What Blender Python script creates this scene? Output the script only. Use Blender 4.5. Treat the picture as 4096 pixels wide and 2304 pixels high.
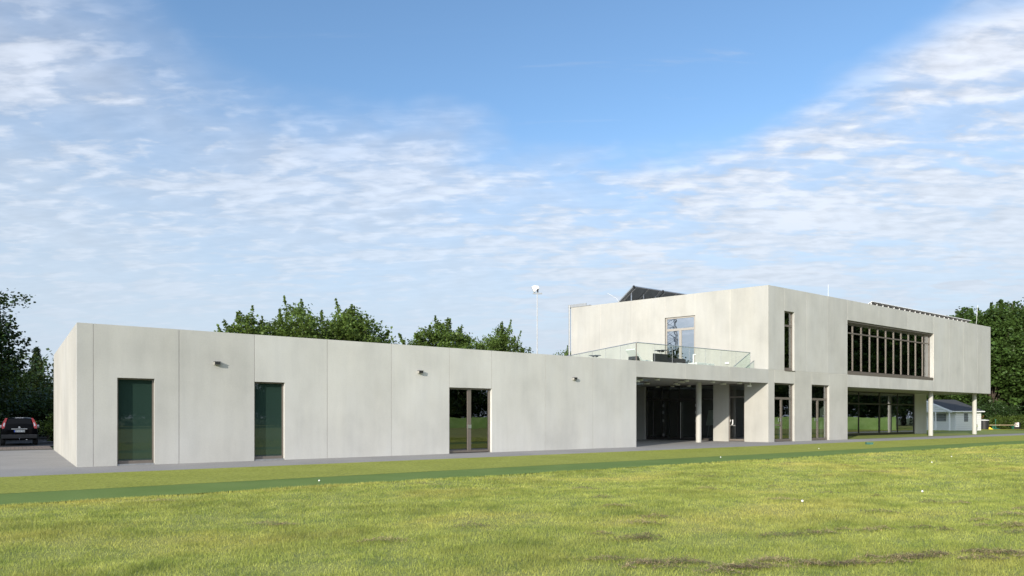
import bpy, bmesh, math, random
import numpy as np
from mathutils import Vector, Matrix
for o in list(bpy.data.objects): bpy.data.objects.remove(o)
sc = bpy.context.scene
col = sc.collection
R_ = math.radians

# ------------------------------------------------------------------ camera
cam = bpy.data.cameras.new('camera'); co = bpy.data.objects.new('camera', cam); col.objects.link(co)
co.location = (-1.50, -24.72, 1.53)
co.rotation_euler = (R_(90), 0, R_(54.2 - 90))
cam.sensor_width = 36; cam.lens = 36 * 2750 / 4096
cam.shift_y = (1668 - 1152) / 4096
cam.clip_start = 0.1; cam.clip_end = 3000
sc.camera = co
sc.view_settings.view_transform = 'Standard'; sc.view_settings.look = 'None'
sc.view_settings.exposure = 0.49; sc.view_settings.gamma = 1

# ------------------------------------------------------------------ sun and sky
EL = R_(19.2)
sd = Vector((math.cos(R_(24)) * math.cos(EL), math.sin(R_(24)) * math.cos(EL), -math.sin(EL)))
sl = bpy.data.lights.new('sun', 'SUN'); sl.energy = 3.6; sl.angle = R_(0.55); sl.color = (1.0, 0.91, 0.77)
so = bpy.data.objects.new('sun', sl); col.objects.link(so); so.location = (-40, -30, 40)
so.rotation_euler = sd.to_track_quat('-Z', 'Y').to_euler()

def world():
    w = bpy.data.worlds.new('World'); sc.world = w; w.use_nodes = True
    nt = w.node_tree; nt.nodes.clear(); N = nt.nodes.new; L = nt.links.new
    out = N('ShaderNodeOutputWorld'); bg = N('ShaderNodeBackground'); L(bg.outputs[0], out.inputs[0])
    SK = 0.14
    bg.inputs[1].default_value = SK
    sky = N('ShaderNodeTexSky'); sky.sky_type = 'NISHITA'; sky.sun_disc = False
    sky.sun_elevation = EL; sky.sun_rotation = R_(246); sky.air_density = 1.0; sky.dust_density = 0.6; sky.ozone_density = 1.2
    tc = N('ShaderNodeTexCoord'); D = tc.outputs['Generated']
    def val(v):
        return v
    def math_(op, a, b=None, c=None, clamp=False):
        n = N('ShaderNodeMath'); n.operation = op; n.use_clamp = clamp
        for i, v in enumerate((a, b, c)):
            if v is None: continue
            if hasattr(v, 'links'): L(v, n.inputs[i])
            else: n.inputs[i].default_value = v
        return n.outputs[0]
    def dot(vec):
        n = N('ShaderNodeVectorMath'); n.operation = 'DOT_PRODUCT'; L(D, n.inputs[0]); n.inputs[1].default_value = vec
        return n.outputs['Value']
    up = dot((0, 0, 1)); fw = dot((0.585, 0.811, 0)); la = dot((0.811, -0.585, 0))
    u1 = math_('ADD', math_('MAXIMUM', up, 0.0), 0.02)
    X = math_('DIVIDE', la, u1); Y = math_('DIVIDE', fw, u1)
    u2 = math_('ADD', math_('MAXIMUM', up, 0.0), 0.13)
    cx = N('ShaderNodeCombineXYZ'); L(math_('DIVIDE', la, u2), cx.inputs[0]); L(math_('DIVIDE', fw, u2), cx.inputs[1])
    P = cx.outputs[0]
    def noise(scale, detail, rough, sx=1, sy=1, dist=0, off=(0, 0, 0), rot=0):
        mp = N('ShaderNodeMapping'); mp.inputs['Scale'].default_value = (sx, sy, 1); mp.inputs['Location'].default_value = off
        mp.inputs['Rotation'].default_value = (0, 0, rot)
        L(P, mp.inputs[0])
        n = N('ShaderNodeTexNoise'); n.noise_dimensions = '2D'
        n.inputs['Scale'].default_value = scale; n.inputs['Detail'].default_value = detail
        n.inputs['Roughness'].default_value = rough; n.inputs['Distortion'].default_value = dist
        L(mp.outputs[0], n.inputs['Vector']); return n.outputs[0]
    def smooth(x, a, b):
        n = N('ShaderNodeMapRange'); n.interpolation_type = 'SMOOTHSTEP'
        L(x, n.inputs[0]); n.inputs[1].default_value = a; n.inputs[2].default_value = b; return n.outputs[0]
    # the clear hole in the cloud layer: everything inside Y < 2.5 - 0.75 (X-0.2)^2
    xx = math_('SUBTRACT', X, 0.12)
    yb = math_('SUBTRACT', 2.50, math_('MULTIPLY', math_('MULTIPLY', xx, xx), 0.78))
    big = noise(1.5, 4, 0.55)
    m = math_('ADD', math_('SUBTRACT', Y, yb), math_('MULTIPLY', math_('SUBTRACT', big, 0.5), 1.3))
    lf = smooth(X, -0.9, 0.3)
    mask = smooth(math_('MULTIPLY', m, math_('ADD', math_('MULTIPLY', lf, 0.6), 0.5)), -0.20, 0.40)
    mask = math_('MAXIMUM', mask, math_('MULTIPLY', smooth(math_('MULTIPLY', Y, -1.0), -0.1, 0.9), 0.9))  # unseen cloud cover behind the camera, added for more ambient light
    def cells(scale, sx, sy, o, wob):
        nn = N('ShaderNodeTexNoise'); nn.noise_dimensions = '2D'; nn.inputs['Scale'].default_value = scale * 0.9; nn.inputs['Detail'].default_value = 3; L(P, nn.inputs['Vector'])
        ad = N('ShaderNodeVectorMath'); ad.operation = 'MULTIPLY_ADD'; L(nn.outputs[1], ad.inputs[0]); ad.inputs[1].default_value = (wob, wob, 0); L(P, ad.inputs[2])
        mp = N('ShaderNodeMapping'); mp.inputs['Scale'].default_value = (sx, sy, 1); mp.inputs['Location'].default_value = (o, o * 0.8, 0); L(ad.outputs[0], mp.inputs[0])
        v = N('ShaderNodeTexVoronoi'); v.voronoi_dimensions = '2D'; v.feature = 'SMOOTH_F1'; v.inputs['Scale'].default_value = scale; v.inputs['Smoothness'].default_value = 0.7
        L(mp.outputs[0], v.inputs['Vector']); return math_('SUBTRACT', 0.95, v.outputs['Distance'])
    def field(o):
        a = noise(1.7, 4, 0.5, 0.75, 1.3, 0.2, (3 + o, 1 + o * 0.7, 0), 0.0)
        b_ = cells(9, 0.7, 1.3, o, 0.16)
        c_ = noise(20, 7, 0.62, 0.6, 1.5, 0.3, (1 + o, 4 + o * 0.7, 0), 0.0)
        d_ = noise(5.0, 4, 0.55, 0.6, 1.6, 0.3, (2 + o, 6 + o * 0.7, 0), 0.0)
        r = math_('ADD', math_('MULTIPLY', a, 0.38), math_('MULTIPLY', b_, 0.17))
        return math_('ADD', math_('ADD', r, math_('MULTIPLY', c_, 0.15)), math_('MULTIPLY', d_, 0.32))
    s = field(0.0); s2 = field(0.025)
    cov = math_('ADD', 0.028, math_('MULTIPLY', smooth(X, 0.1, 1.1), 0.035)); s = math_('ADD', s, cov); s2 = math_('ADD', s2, cov)
    dens = smooth(s, 0.40, 0.63)
    dens = math_('MULTIPLY', math_('MULTIPLY', dens, math_('MULTIPLY', mask, 0.88)), math_('ADD', 0.80, math_('MULTIPLY', smooth(X, -0.6, 0.7), 0.20)))
    veil = math_('MULTIPLY', mask, math_('ADD', math_('MULTIPLY', big, 0.70), 0.12))
    dens = math_('MAXIMUM', dens, veil)
    # thin wisps in the hole
    wz = smooth(noise(1.3, 7, 0.6, 0.8, 4.5, 0.6, (0.3, 5.1, 0), -0.35), 0.60, 0.85)
    dens = math_('MAXIMUM', dens, math_('MULTIPLY', wz, 0.35))
    relief = math_('MULTIPLY', math_('SUBTRACT', s, s2), 1.8)
    core = smooth(s, 0.52, 0.66)
    pf = smooth(noise(2.6, 7, 0.52, 0.8, 1.2, 0.1, (9, 3, 0), 0.0), 0.52, 0.66)
    band = math_('MULTIPLY', smooth(Y, 2.3, 3.0), math_('SUBTRACT', 1.0, smooth(Y, 4.6, 6.5)))
    band = math_('MULTIPLY', band, smooth(X, -0.6, 0.6))
    puff = math_('MULTIPLY', pf, band)
    dens = math_('MAXIMUM', dens, math_('MULTIPLY', puff, 0.92))
    lum = math_('ADD', math_('ADD', math_('ADD', 0.94, math_('MULTIPLY', core, 0.17)), math_('MULTIPLY', puff, 0.14)), relief)
    lum = math_('MINIMUM', math_('MAXIMUM', lum, 0.82), 1.25)
    # out-of-view clouds towards the sun, brightened to add fill light on the walls
    fill_gain = smooth(dot((-0.863, -0.384, 0.329)), -0.1, 0.95)
    lum = math_('MULTIPLY', lum, math_('ADD', 1.0, math_('MULTIPLY', fill_gain, 1.9)))
    cc = N('ShaderNodeVectorMath'); cc.operation = 'SCALE'
    k = 0.56 / SK
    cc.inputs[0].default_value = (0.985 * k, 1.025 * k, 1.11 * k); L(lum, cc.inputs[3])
    # clear-air colour: the sky model, a little gain
    gain = N('ShaderNodeVectorMath'); gain.operation = 'MULTIPLY'; L(sky.outputs[0], gain.inputs[0]); gain.inputs[1].default_value = (0.83, 1.0, 1.13)
    mx = N('ShaderNodeMix'); mx.data_type = 'RGBA'
    L(dens, mx.inputs['Factor']); L(gain.outputs[0], mx.inputs['A']); L(cc.outputs[0], mx.inputs['B'])
    hz = N('ShaderNodeMix'); hz.data_type = 'RGBA'
    hf = math_('MULTIPLY', math_('SUBTRACT', 1.0, smooth(up, 0.04, 0.42)), 0.90)
    L(hf, hz.inputs['Factor']); L(mx.outputs['Result'], hz.inputs['A']); q = 0.485 / SK
    hz.inputs['B'].default_value = (0.89 * q, 1.035 * q, 1.22 * q, 1)
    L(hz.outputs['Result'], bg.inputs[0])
    w.cycles.sampling_method = 'MANUAL'; w.cycles.sample_map_resolution = 512
world()

# ------------------------------------------------------------------ materials
MAT = {}
class NT:
    def __init__(s, name):
        s.m = bpy.data.materials.new(name); s.m.use_nodes = True; s.t = s.m.node_tree
        s.b = s.t.nodes['Principled BSDF']; s.out = s.t.nodes['Material Output']; s._c = None
    def N(s, k): return s.t.nodes.new(k)
    def L(s, a, b): s.t.links.new(a, b)
    def tc(s):
        if s._c is None: s._c = s.N('ShaderNodeTexCoord').outputs['Object']
        return s._c
    def noise(s, scale, detail=4, rough=0.55, st=(1, 1, 1), dist=0, loc=(0, 0, 0)):
        mp = s.N('ShaderNodeMapping'); mp.inputs['Scale'].default_value = st; mp.inputs['Location'].default_value = loc; s.L(s.tc(), mp.inputs[0])
        n = s.N('ShaderNodeTexNoise'); n.inputs['Scale'].default_value = scale; n.inputs['Detail'].default_value = detail
        n.inputs['Roughness'].default_value = rough; n.inputs['Distortion'].default_value = dist; s.L(mp.outputs[0], n.inputs['Vector']); return n.outputs[0]
    def ramp(s, f, stops):
        r = s.N('ShaderNodeValToRGB'); e = r.color_ramp.elements
        while len(e) < len(stops): e.new(0.5)
        for el, (p, c) in zip(e, stops): el.position = p; el.color = (*c, 1) if len(c) == 3 else c
        s.L(f, r.inputs[0]); return r.outputs[0]
    def mix(s, f, a, b, mode='MIX'):
        n = s.N('ShaderNodeMix'); n.data_type = 'RGBA'; n.blend_type = mode
        for k, v in (('Factor', f), ('A', a), ('B', b)):
            if hasattr(v, 'links'): s.L(v, n.inputs[k])
            elif k == 'Factor': n.inputs[k].default_value = v
            else: n.inputs[k].default_value = (*v, 1)
        return n.outputs['Result']
    def bump(s, h, strength, dist):
        n = s.N('ShaderNodeBump'); n.inputs['Strength'].default_value = strength; n.inputs['Distance'].default_value = dist
        s.L(h, n.inputs['Height']); s.L(n.outputs[0], s.b.inputs['Normal'])
    def col(s, c):
        if hasattr(c, 'links'): s.L(c, s.b.inputs['Base Color'])
        else: s.b.inputs['Base Color'].default_value = (*c, 1)
    def rough(s, r): s.b.inputs['Roughness'].default_value = r

def simple(name, c, r=0.6, metal=0, var=0.12, scale=6, bump=0.0, spec=None):
    n = NT(name); d = tuple(x * (1 - var) for x in c); l = tuple(min(1, x * (1 + var)) for x in c)
    n.col(n.ramp(n.noise(scale, 5), [(0.3, d), (0.7, l)])); n.rough(r); n.b.inputs['Metallic'].default_value = metal
    if bump: n.bump(n.noise(scale * 6, 4), 0.5, bump)
    if spec is not None: n.b.inputs['Specular IOR Level'].default_value = spec
    MAT[name] = n.m; return n.m

def concrete(name, c, streak=1.0):
    n = NT(name)
    big = n.noise(0.55, 5, 0.55, (1, 1, 0.8))
    st = n.noise(3.2, 5, 0.6, (1, 1, 0.10))
    st2 = n.noise(0.9, 4, 0.6, (1, 1, 0.22), loc=(5, 2, 1))
    fine = n.noise(22, 5, 0.65)
    pit = n.noise(60, 2, 0.5)
    at = n.N('ShaderNodeAttribute'); at.attribute_name = 'tone'
    a = n.ramp(big, [(0.28, tuple(x * 0.88 for x in c)), (0.5, c), (0.72, (c[0] * 1.07, c[1] * 1.075, c[2] * 1.09))])
    a = n.mix(0.4 * streak, a, n.ramp(st, [(0.25, (0.86, 0.865, 0.87)), (0.5, (1, 1, 1)), (0.75, (1.08, 1.08, 1.06))]), 'MULTIPLY')
    a = n.mix(0.55 * streak, a, n.ramp(st2, [(0.3, (0.90, 0.91, 0.93)), (0.7, (1.05, 1.04, 1.02))]), 'MULTIPLY')
    a = n.mix(0.6, a, n.ramp(fine, [(0.3, (0.93, 0.93, 0.93)), (0.7, (1.05, 1.05, 1.05))]), 'MULTIPLY')
    a = n.mix(0.7, a, n.ramp(pit, [(0.22, (0.75, 0.75, 0.75)), (0.32, (1, 1, 1))]), 'MULTIPLY')
    a = n.mix(1.0, a, at.outputs['Color'], 'MULTIPLY')
    n.col(a); n.rough(0.82); n.b.inputs['Specular IOR Level'].default_value = 0.25
    n.bump(fine, 0.25, 0.004)
    MAT[name] = n.m; return n.m

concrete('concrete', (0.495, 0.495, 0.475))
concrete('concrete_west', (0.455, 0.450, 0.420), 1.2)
concrete('concrete_edge', (0.50, 0.495, 0.462), 0.7)
simple('joint', (0.58, 0.56, 0.52), 0.8)
simple('joint_dark', (0.41, 0.39, 0.375), 0.8)
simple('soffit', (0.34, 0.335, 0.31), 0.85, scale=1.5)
simple('interior', (0.16, 0.155, 0.15), 0.9, scale=1)
simple('interior_dark', (0.03, 0.03, 0.032), 0.9, scale=1)
simple('interior_floor', (0.10, 0.095, 0.09), 0.5, scale=1)
simple('frame', (0.19, 0.165, 0.145), 0.42, 0.35, 0.05)
simple('frame_light', (0.36, 0.335, 0.30), 0.42, 0.3, 0.05)
simple('frame_dark', (0.05, 0.047, 0.045), 0.4, 0.3, 0.05)
simple('steel', (0.62, 0.63, 0.65), 0.3, 0.9, 0.05)
simple('galvanised', (0.36, 0.375, 0.39), 0.45, 0.6, 0.12, 12)
simple('white_metal', (0.80, 0.80, 0.78), 0.4, 0, 0.04)
simple('mast_grey', (0.50, 0.51, 0.52), 0.5, 0.2)
simple('white_paint', (0.78, 0.79, 0.80), 0.6, 0, 0.05, 8)
simple('lamp_body', (0.40, 0.39, 0.36), 0.5, 0.2, 0.06)
simple('lamp_dark', (0.02, 0.02, 0.02), 0.4)
simple('lamp_disc', (0.62, 0.62, 0.56), 0.5, 0, 0.05)
simple('black_plastic', (0.018, 0.018, 0.019), 0.5, 0, 0.2)
simple('wicker', (0.035, 0.034, 0.034), 0.6, 0, 0.5, 40, 0.01)
simple('cushion', (0.82, 0.81, 0.79), 0.85, 0, 0.03)
simple('roof_gravel', (0.25, 0.25, 0.24), 0.9, 0, 0.2, 20)
simple('blue_plate', (0.02, 0.08, 0.45), 0.4)
simple('yellow', (0.85, 0.62, 0.05), 0.5)
simple('box_green', (0.045, 0.14, 0.115), 0.5, 0, 0.15, 8)
simple('box_hole', (0.008, 0.012, 0.012), 0.8)
simple('green_metal', (0.03, 0.16, 0.10), 0.5)
simple('brown_plastic', (0.22, 0.13, 0.08), 0.5)
simple('lime_plastic', (0.42, 0.55, 0.08), 0.5)
simple('shingle', (0.045, 0.047, 0.05), 0.8, 0, 0.35, 14, 0.01)
simple('shutter_grey', (0.20, 0.215, 0.225), 0.7)
simple('wood_pale', (0.55, 0.42, 0.28), 0.6, 0, 0.2)
simple('bark', (0.09, 0.07, 0.055), 0.9, 0, 0.4, 8, 0.02)
simple('bark_pale', (0.20, 0.15, 0.10), 0.9, 0, 0.4, 8, 0.02)
simple('red', (0.55, 0.02, 0.02), 0.3)
simple('orange_leather', (0.55, 0.22, 0.06), 0.5)
simple('blue_fabric', (0.10, 0.18, 0.33), 0.7)
simple('paper', (0.75, 0.76, 0.75), 0.7)
simple('clay', (0.42, 0.38, 0.33), 0.8)
simple('ball', (0.85, 0.85, 0.85), 0.3, 0, 0.01)
simple('tyre', (0.022, 0.022, 0.022), 0.8, 0, 0.2)
simple('rubber_grey', (0.10, 0.095, 0.085), 0.8)

def glossy_dark(name, c, ior=1.75, rough=0.015):
    n = NT(name); n.col(c); n.rough(rough); n.b.inputs['IOR'].default_value = ior; n.b.inputs['Specular IOR Level'].default_value = 0.18 if 'car' in name else 0.5; MAT[name] = n.m
glossy_dark('screened_glass', (0.022, 0.044, 0.036), 1.8)
glossy_dark('car_paint', (0.003, 0.003, 0.004), 1.3, 0.12)
glossy_dark('car_glass', (0.003, 0.004, 0.006), 1.35, 0.03)
glossy_dark('tail_red', (0.48, 0.006, 0.010), 1.5, 0.1)
glossy_dark('tail_clear', (0.75, 0.72, 0.72), 1.5, 0.1)
glossy_dark('collector_glass', (0.01, 0.012, 0.02), 1.6, 0.05)

def arch_glass(name, tint, k, ior=0.07):
    n = NT(name); t = n.t; t.nodes.remove(n.b)
    tr = n.N('ShaderNodeBsdfTransparent'); tr.inputs[0].default_value = (*tint, 1)
    gl = n.N('ShaderNodeBsdfGlossy'); gl.inputs['Roughness'].default_value = 0.004; gl.inputs[0].default_value = (0.95, 0.97, 1, 1)
    fr = n.N('ShaderNodeLayerWeight'); fr.inputs[0].default_value = 0.5
    pw = n.N('ShaderNodeMath'); pw.operation = 'POWER'; n.L(fr.outputs['Facing'], pw.inputs[0]); pw.inputs[1].default_value = 5.0
    m2 = n.N('ShaderNodeMath'); m2.operation = 'MULTIPLY_ADD'; n.L(pw.outputs[0], m2.inputs[0]); m2.inputs[1].default_value = 1 - ior; m2.inputs[2].default_value = ior
    mm = n.N('ShaderNodeMath'); mm.operation = 'MULTIPLY'; mm.use_clamp = True; mm.inputs[1].default_value = k; n.L(m2.outputs[0], mm.inputs[0])
    # slight waviness of the panes
    bp = n.N('ShaderNodeBump'); bp.inputs['Strength'].default_value = 0.35; bp.inputs['Distance'].default_value = 0.003
    n.L(n.noise(1.3, 2, 0.5), bp.inputs['Height']); n.L(bp.outputs[0], gl.inputs['Normal'])
    mx = n.N('ShaderNodeMixShader'); n.L(mm.outputs[0], mx.inputs[0]); n.L(tr.outputs[0], mx.inputs[1]); n.L(gl.outputs[0], mx.inputs[2])
    n.L(mx.outputs[0], n.out.inputs[0]); MAT[name] = n.m
arch_glass('window_glass', (0.42, 0.50, 0.46), 3.0)
arch_glass('door_glass_bright', (0.30, 0.36, 0.34), 8.0)
arch_glass('rail_glass', (0.87, 0.93, 0.89), 1.0, 0.045)

def leaf(name, c, tr=0.35, var=0.5, warm=(0.16, 0.17, 0.03)):
    n = NT(name)
    at = n.N('ShaderNodeAttribute'); at.attribute_name = 'tone'
    cc = n.ramp(n.noise(0.7, 3), [(0.3, tuple(x * (1 - var * 0.5) for x in c)), (0.7, tuple(x * (1 + var * 0.6) for x in c))])
    cc = n.mix(1.0, cc, at.outputs['Color'], 'MULTIPLY')
    n.col(cc); n.rough(0.45); n.b.inputs['Specular IOR Level'].default_value = 0.35
    t = n.N('ShaderNodeBsdfTranslucent'); n.L(n.mix(0.5, cc, warm), t.inputs[0])
    mx = n.N('ShaderNodeMixShader'); mx.inputs[0].default_value = tr; n.L(n.b.outputs[0], mx.inputs[1]); n.L(t.outputs[0], mx.inputs[2])
    n.L(mx.outputs[0], n.out.inputs[0]); MAT[name] = n.m
leaf('leaf_maple', (0.115, 0.180, 0.040), 0.42, 0.8)
leaf('leaf_dark', (0.034, 0.066, 0.018), 0.25)
leaf('leaf_forest', (0.062, 0.112, 0.026), 0.32, 0.9)
leaf('leaf_bright', (0.10, 0.15, 0.03), 0.4)
leaf('needle', (0.028, 0.050, 0.022), 0.1)
leaf('dry_leaf', (0.24, 0.15, 0.06), 0.3)

# ---- ground materials
def ground_mats():
    n = NT('asphalt')
    f = n.noise(45, 4, 0.7); b = n.noise(0.5, 5); g = n.noise(140, 2, 0.5)
    a = n.ramp(b, [(0.3, (0.255, 0.25, 0.242)), (0.7, (0.31, 0.30, 0.29))])
    a = n.mix(0.9, a, n.ramp(f, [(0.3, (0.78, 0.78, 0.79)), (0.7, (1.18, 1.17, 1.16))]), 'MULTIPLY')
    a = n.mix(0.7, a, n.ramp(g, [(0.35, (0.7, 0.7, 0.7)), (0.6, (1.1, 1.1, 1.1))]), 'MULTIPLY')
    n.col(a); n.rough(0.9); n.bump(f, 0.6, 0.006); MAT['asphalt'] = n.m
    n = NT('parking'); a = n.ramp(n.noise(3, 6), [(0.3, (0.035, 0.034, 0.033)), (0.7, (0.07, 0.066, 0.062))]); n.col(a); n.rough(0.9); MAT['parking'] = n.m
    n = NT('pavers')
    br = n.N('ShaderNodeTexBrick'); n.L(n.tc(), br.inputs['Vector']); br.inputs['Scale'].default_value = 1.6
    br.inputs['Color1'].default_value = (0.27, 0.20, 0.15, 1); br.inputs['Color2'].default_value = (0.20, 0.16, 0.13, 1); br.inputs['Mortar'].default_value = (0.07, 0.06, 0.05, 1)
    n.col(br.outputs[0]); n.rough(0.9); MAT['pavers'] = n.m
    n = NT('fairway_turf')
    f = n.noise(38, 5, 0.75); g = n.noise(110, 2, 0.6); b = n.noise(0.7, 4)
    a = n.ramp(b, [(0.3, (0.26, 0.29, 0.042)), (0.7, (0.31, 0.335, 0.058))])
    a = n.mix(1, a, n.ramp(f, [(0.3, (0.62, 0.66, 0.6)), (0.7, (1.35, 1.3, 1.35))]), 'MULTIPLY')
    h2 = n.noise(11, 4, 0.7, loc=(3, 3, 0)); a = n.mix(1, a, n.ramp(h2, [(0.32, (0.68, 0.70, 0.62)), (0.68, (1.32, 1.28, 1.4))]), 'MULTIPLY')
    a = n.mix(n.ramp(n.noise(30, 2, 0.5, loc=(9, 1, 0)), [(0.66, (0, 0, 0)), (0.72, (0.8, 0.8, 0.8))]), a, (0.48, 0.50, 0.26))
    n.col(a); n.rough(0.75); n.bump(f, 1.0, 0.015); n.b.inputs['Specular IOR Level'].default_value = 0.2; MAT['fairway_turf'] = n.m
    n = NT('tee_mat')
    f = n.noise(60, 4, 0.7); b = n.noise(0.6, 5)
    a = n.ramp(b, [(0.3, (0.125, 0.195, 0.045)), (0.7, (0.165, 0.235, 0.062))])
    a = n.mix(1, a, n.ramp(f, [(0.3, (0.75, 0.78, 0.75)), (0.7, (1.2, 1.18, 1.2))]), 'MULTIPLY')
    n.col(a); n.rough(0.85); n.bump(f, 0.7, 0.008); n.b.inputs['Specular IOR Level'].default_value = 0.15; MAT['tee_mat'] = n.m
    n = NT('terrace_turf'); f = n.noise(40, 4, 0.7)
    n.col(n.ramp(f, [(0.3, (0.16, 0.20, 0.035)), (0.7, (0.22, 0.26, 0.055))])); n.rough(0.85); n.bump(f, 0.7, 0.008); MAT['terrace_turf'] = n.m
    n = NT('far_ground'); n.col(n.ramp(n.noise(0.2, 6), [(0.3, (0.05, 0.08, 0.02)), (0.7, (0.09, 0.12, 0.035))])); n.rough(0.9); MAT['far_ground'] = n.m
    # lawn sheet under the blades, and the blades
    for nm, k in (('lawn_soil', 1.45), ('grass_blade', 2.05)):
        n = NT(nm)
        b = n.noise(0.22, 4, 0.55); m = n.noise(1.6, 5, 0.6, (1, 1, 0)); y = n.noise(0.30, 3, 0.5, (0.8, 1.6, 0), loc=(4, 8, 0))
        a = n.ramp(m, [(0.30, (0.135 * k, 0.170 * k, 0.034 * k)), (0.55, (0.215 * k, 0.234 * k, 0.055 * k)), (0.8, (0.27 * k, 0.285 * k, 0.078 * k))])
        a = n.mix(n.ramp(y, [(0.50, (0, 0, 0)), (0.72, (0.50, 0.50, 0.50))]), a, (0.34 * k, 0.285 * k, 0.085 * k))
        if nm == 'grass_blade':
            at = n.N('ShaderNodeAttribute'); at.attribute_name = 'tone'
            a = n.mix(1, a, at.outputs['Color'], 'MULTIPLY'); n.col(a); n.rough(0.5); n.b.inputs['Specular IOR Level'].default_value = 0.3
            t = n.N('ShaderNodeBsdfTranslucent'); n.L(a, t.inputs[0])
            mx = n.N('ShaderNodeMixShader'); mx.inputs[0].default_value = 0.45; n.L(n.b.outputs[0], mx.inputs[1]); n.L(t.outputs[0], mx.inputs[2]); n.L(mx.outputs[0], n.out.inputs[0])
        else:
            f = n.noise(30, 5, 0.7); a = n.mix(1, a, n.ramp(f, [(0.3, (0.5, 0.5, 0.5)), (0.7, (1.3, 1.3, 1.3))]), 'MULTIPLY')
            n.col(a); n.rough(0.9); n.bump(f, 1, 0.03)
        MAT[nm] = n.m
    n = NT('tarp')
    c = n.ramp(n.noise(0.8, 4), [(0.3, (0.26, 0.46, 0.10)), (0.7, (0.42, 0.62, 0.20))]); n.col(c); n.rough(0.6)
    t = n.N('ShaderNodeBsdfTranslucent'); n.L(c, t.inputs[0]); mx = n.N('ShaderNodeMixShader'); mx.inputs[0].default_value = 0.5
    n.L(n.b.outputs[0], mx.inputs[1]); n.L(t.outputs[0], mx.inputs[2]); n.L(mx.outputs[0], n.out.inputs[0]); n.bump(n.noise(1.5, 3), 1, 0.15); MAT['tarp'] = n.m
    n = NT('siding'); wv = n.N('ShaderNodeTexWave'); wv.bands_direction = 'Z'; wv.wave_profile = 'SAW'; wv.inputs['Scale'].default_value = 1.2; n.L(n.tc(), wv.inputs[0])
    n.col(n.ramp(wv.outputs[0], [(0.0, (0.42, 0.43, 0.45)), (0.12, (0.74, 0.75, 0.77)), (1, (0.78, 0.79, 0.80))])); n.rough(0.6); n.bump(wv.outputs[0], 1, 0.03); MAT['siding'] = n.m
    n = NT('frost'); n.col((0.7, 0.78, 0.8)); t = n.N('ShaderNodeBsdfTranslucent'); t.inputs[0].default_value = (0.75, 0.85, 0.88, 1)
    mx = n.N('ShaderNodeMixShader'); mx.inputs[0].default_value = 0.8; n.L(n.b.outputs[0], mx.inputs[1]); n.L(t.outputs[0], mx.inputs[2]); n.L(mx.outputs[0], n.out.inputs[0]); MAT['frost'] = n.m
ground_mats()

# ------------------------------------------------------------------ mesh building
def add(name, me, parent=None):
    o = bpy.data.objects.new(name, me); col.objects.link(o)
    if parent is not None: o.parent = parent
    return o
def tag(o, label=None, cat=None, group=None, kind=None):
    if label: o['label'] = label
    if cat: o['category'] = cat
    if group: o['group'] = group
    if kind: o['kind'] = kind
    return o
def empty(name, loc=(0, 0, 0), label=None, cat=None, group=None, rz=0):
    o = bpy.data.objects.new(name, None); col.objects.link(o); o.location = loc; o.rotation_euler = (0, 0, rz); o.empty_display_size = 0.2
    return tag(o, label, cat, group)
FAC = lambda u, d, z: (u, d, z)                                    # main front: u along it, d inwards
WU, WN = (-0.2822, 0.9594), (0.9594, 0.2822)
WST = lambda u, d, z: (35.5 + WU[0] * u + WN[0] * d, WU[1] * u + WN[1] * d, z)     # slanted west wall of the upper block
END = lambda u, d, z: (d - 0.006 * u, u, z)                        # west end of the low wing
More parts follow.
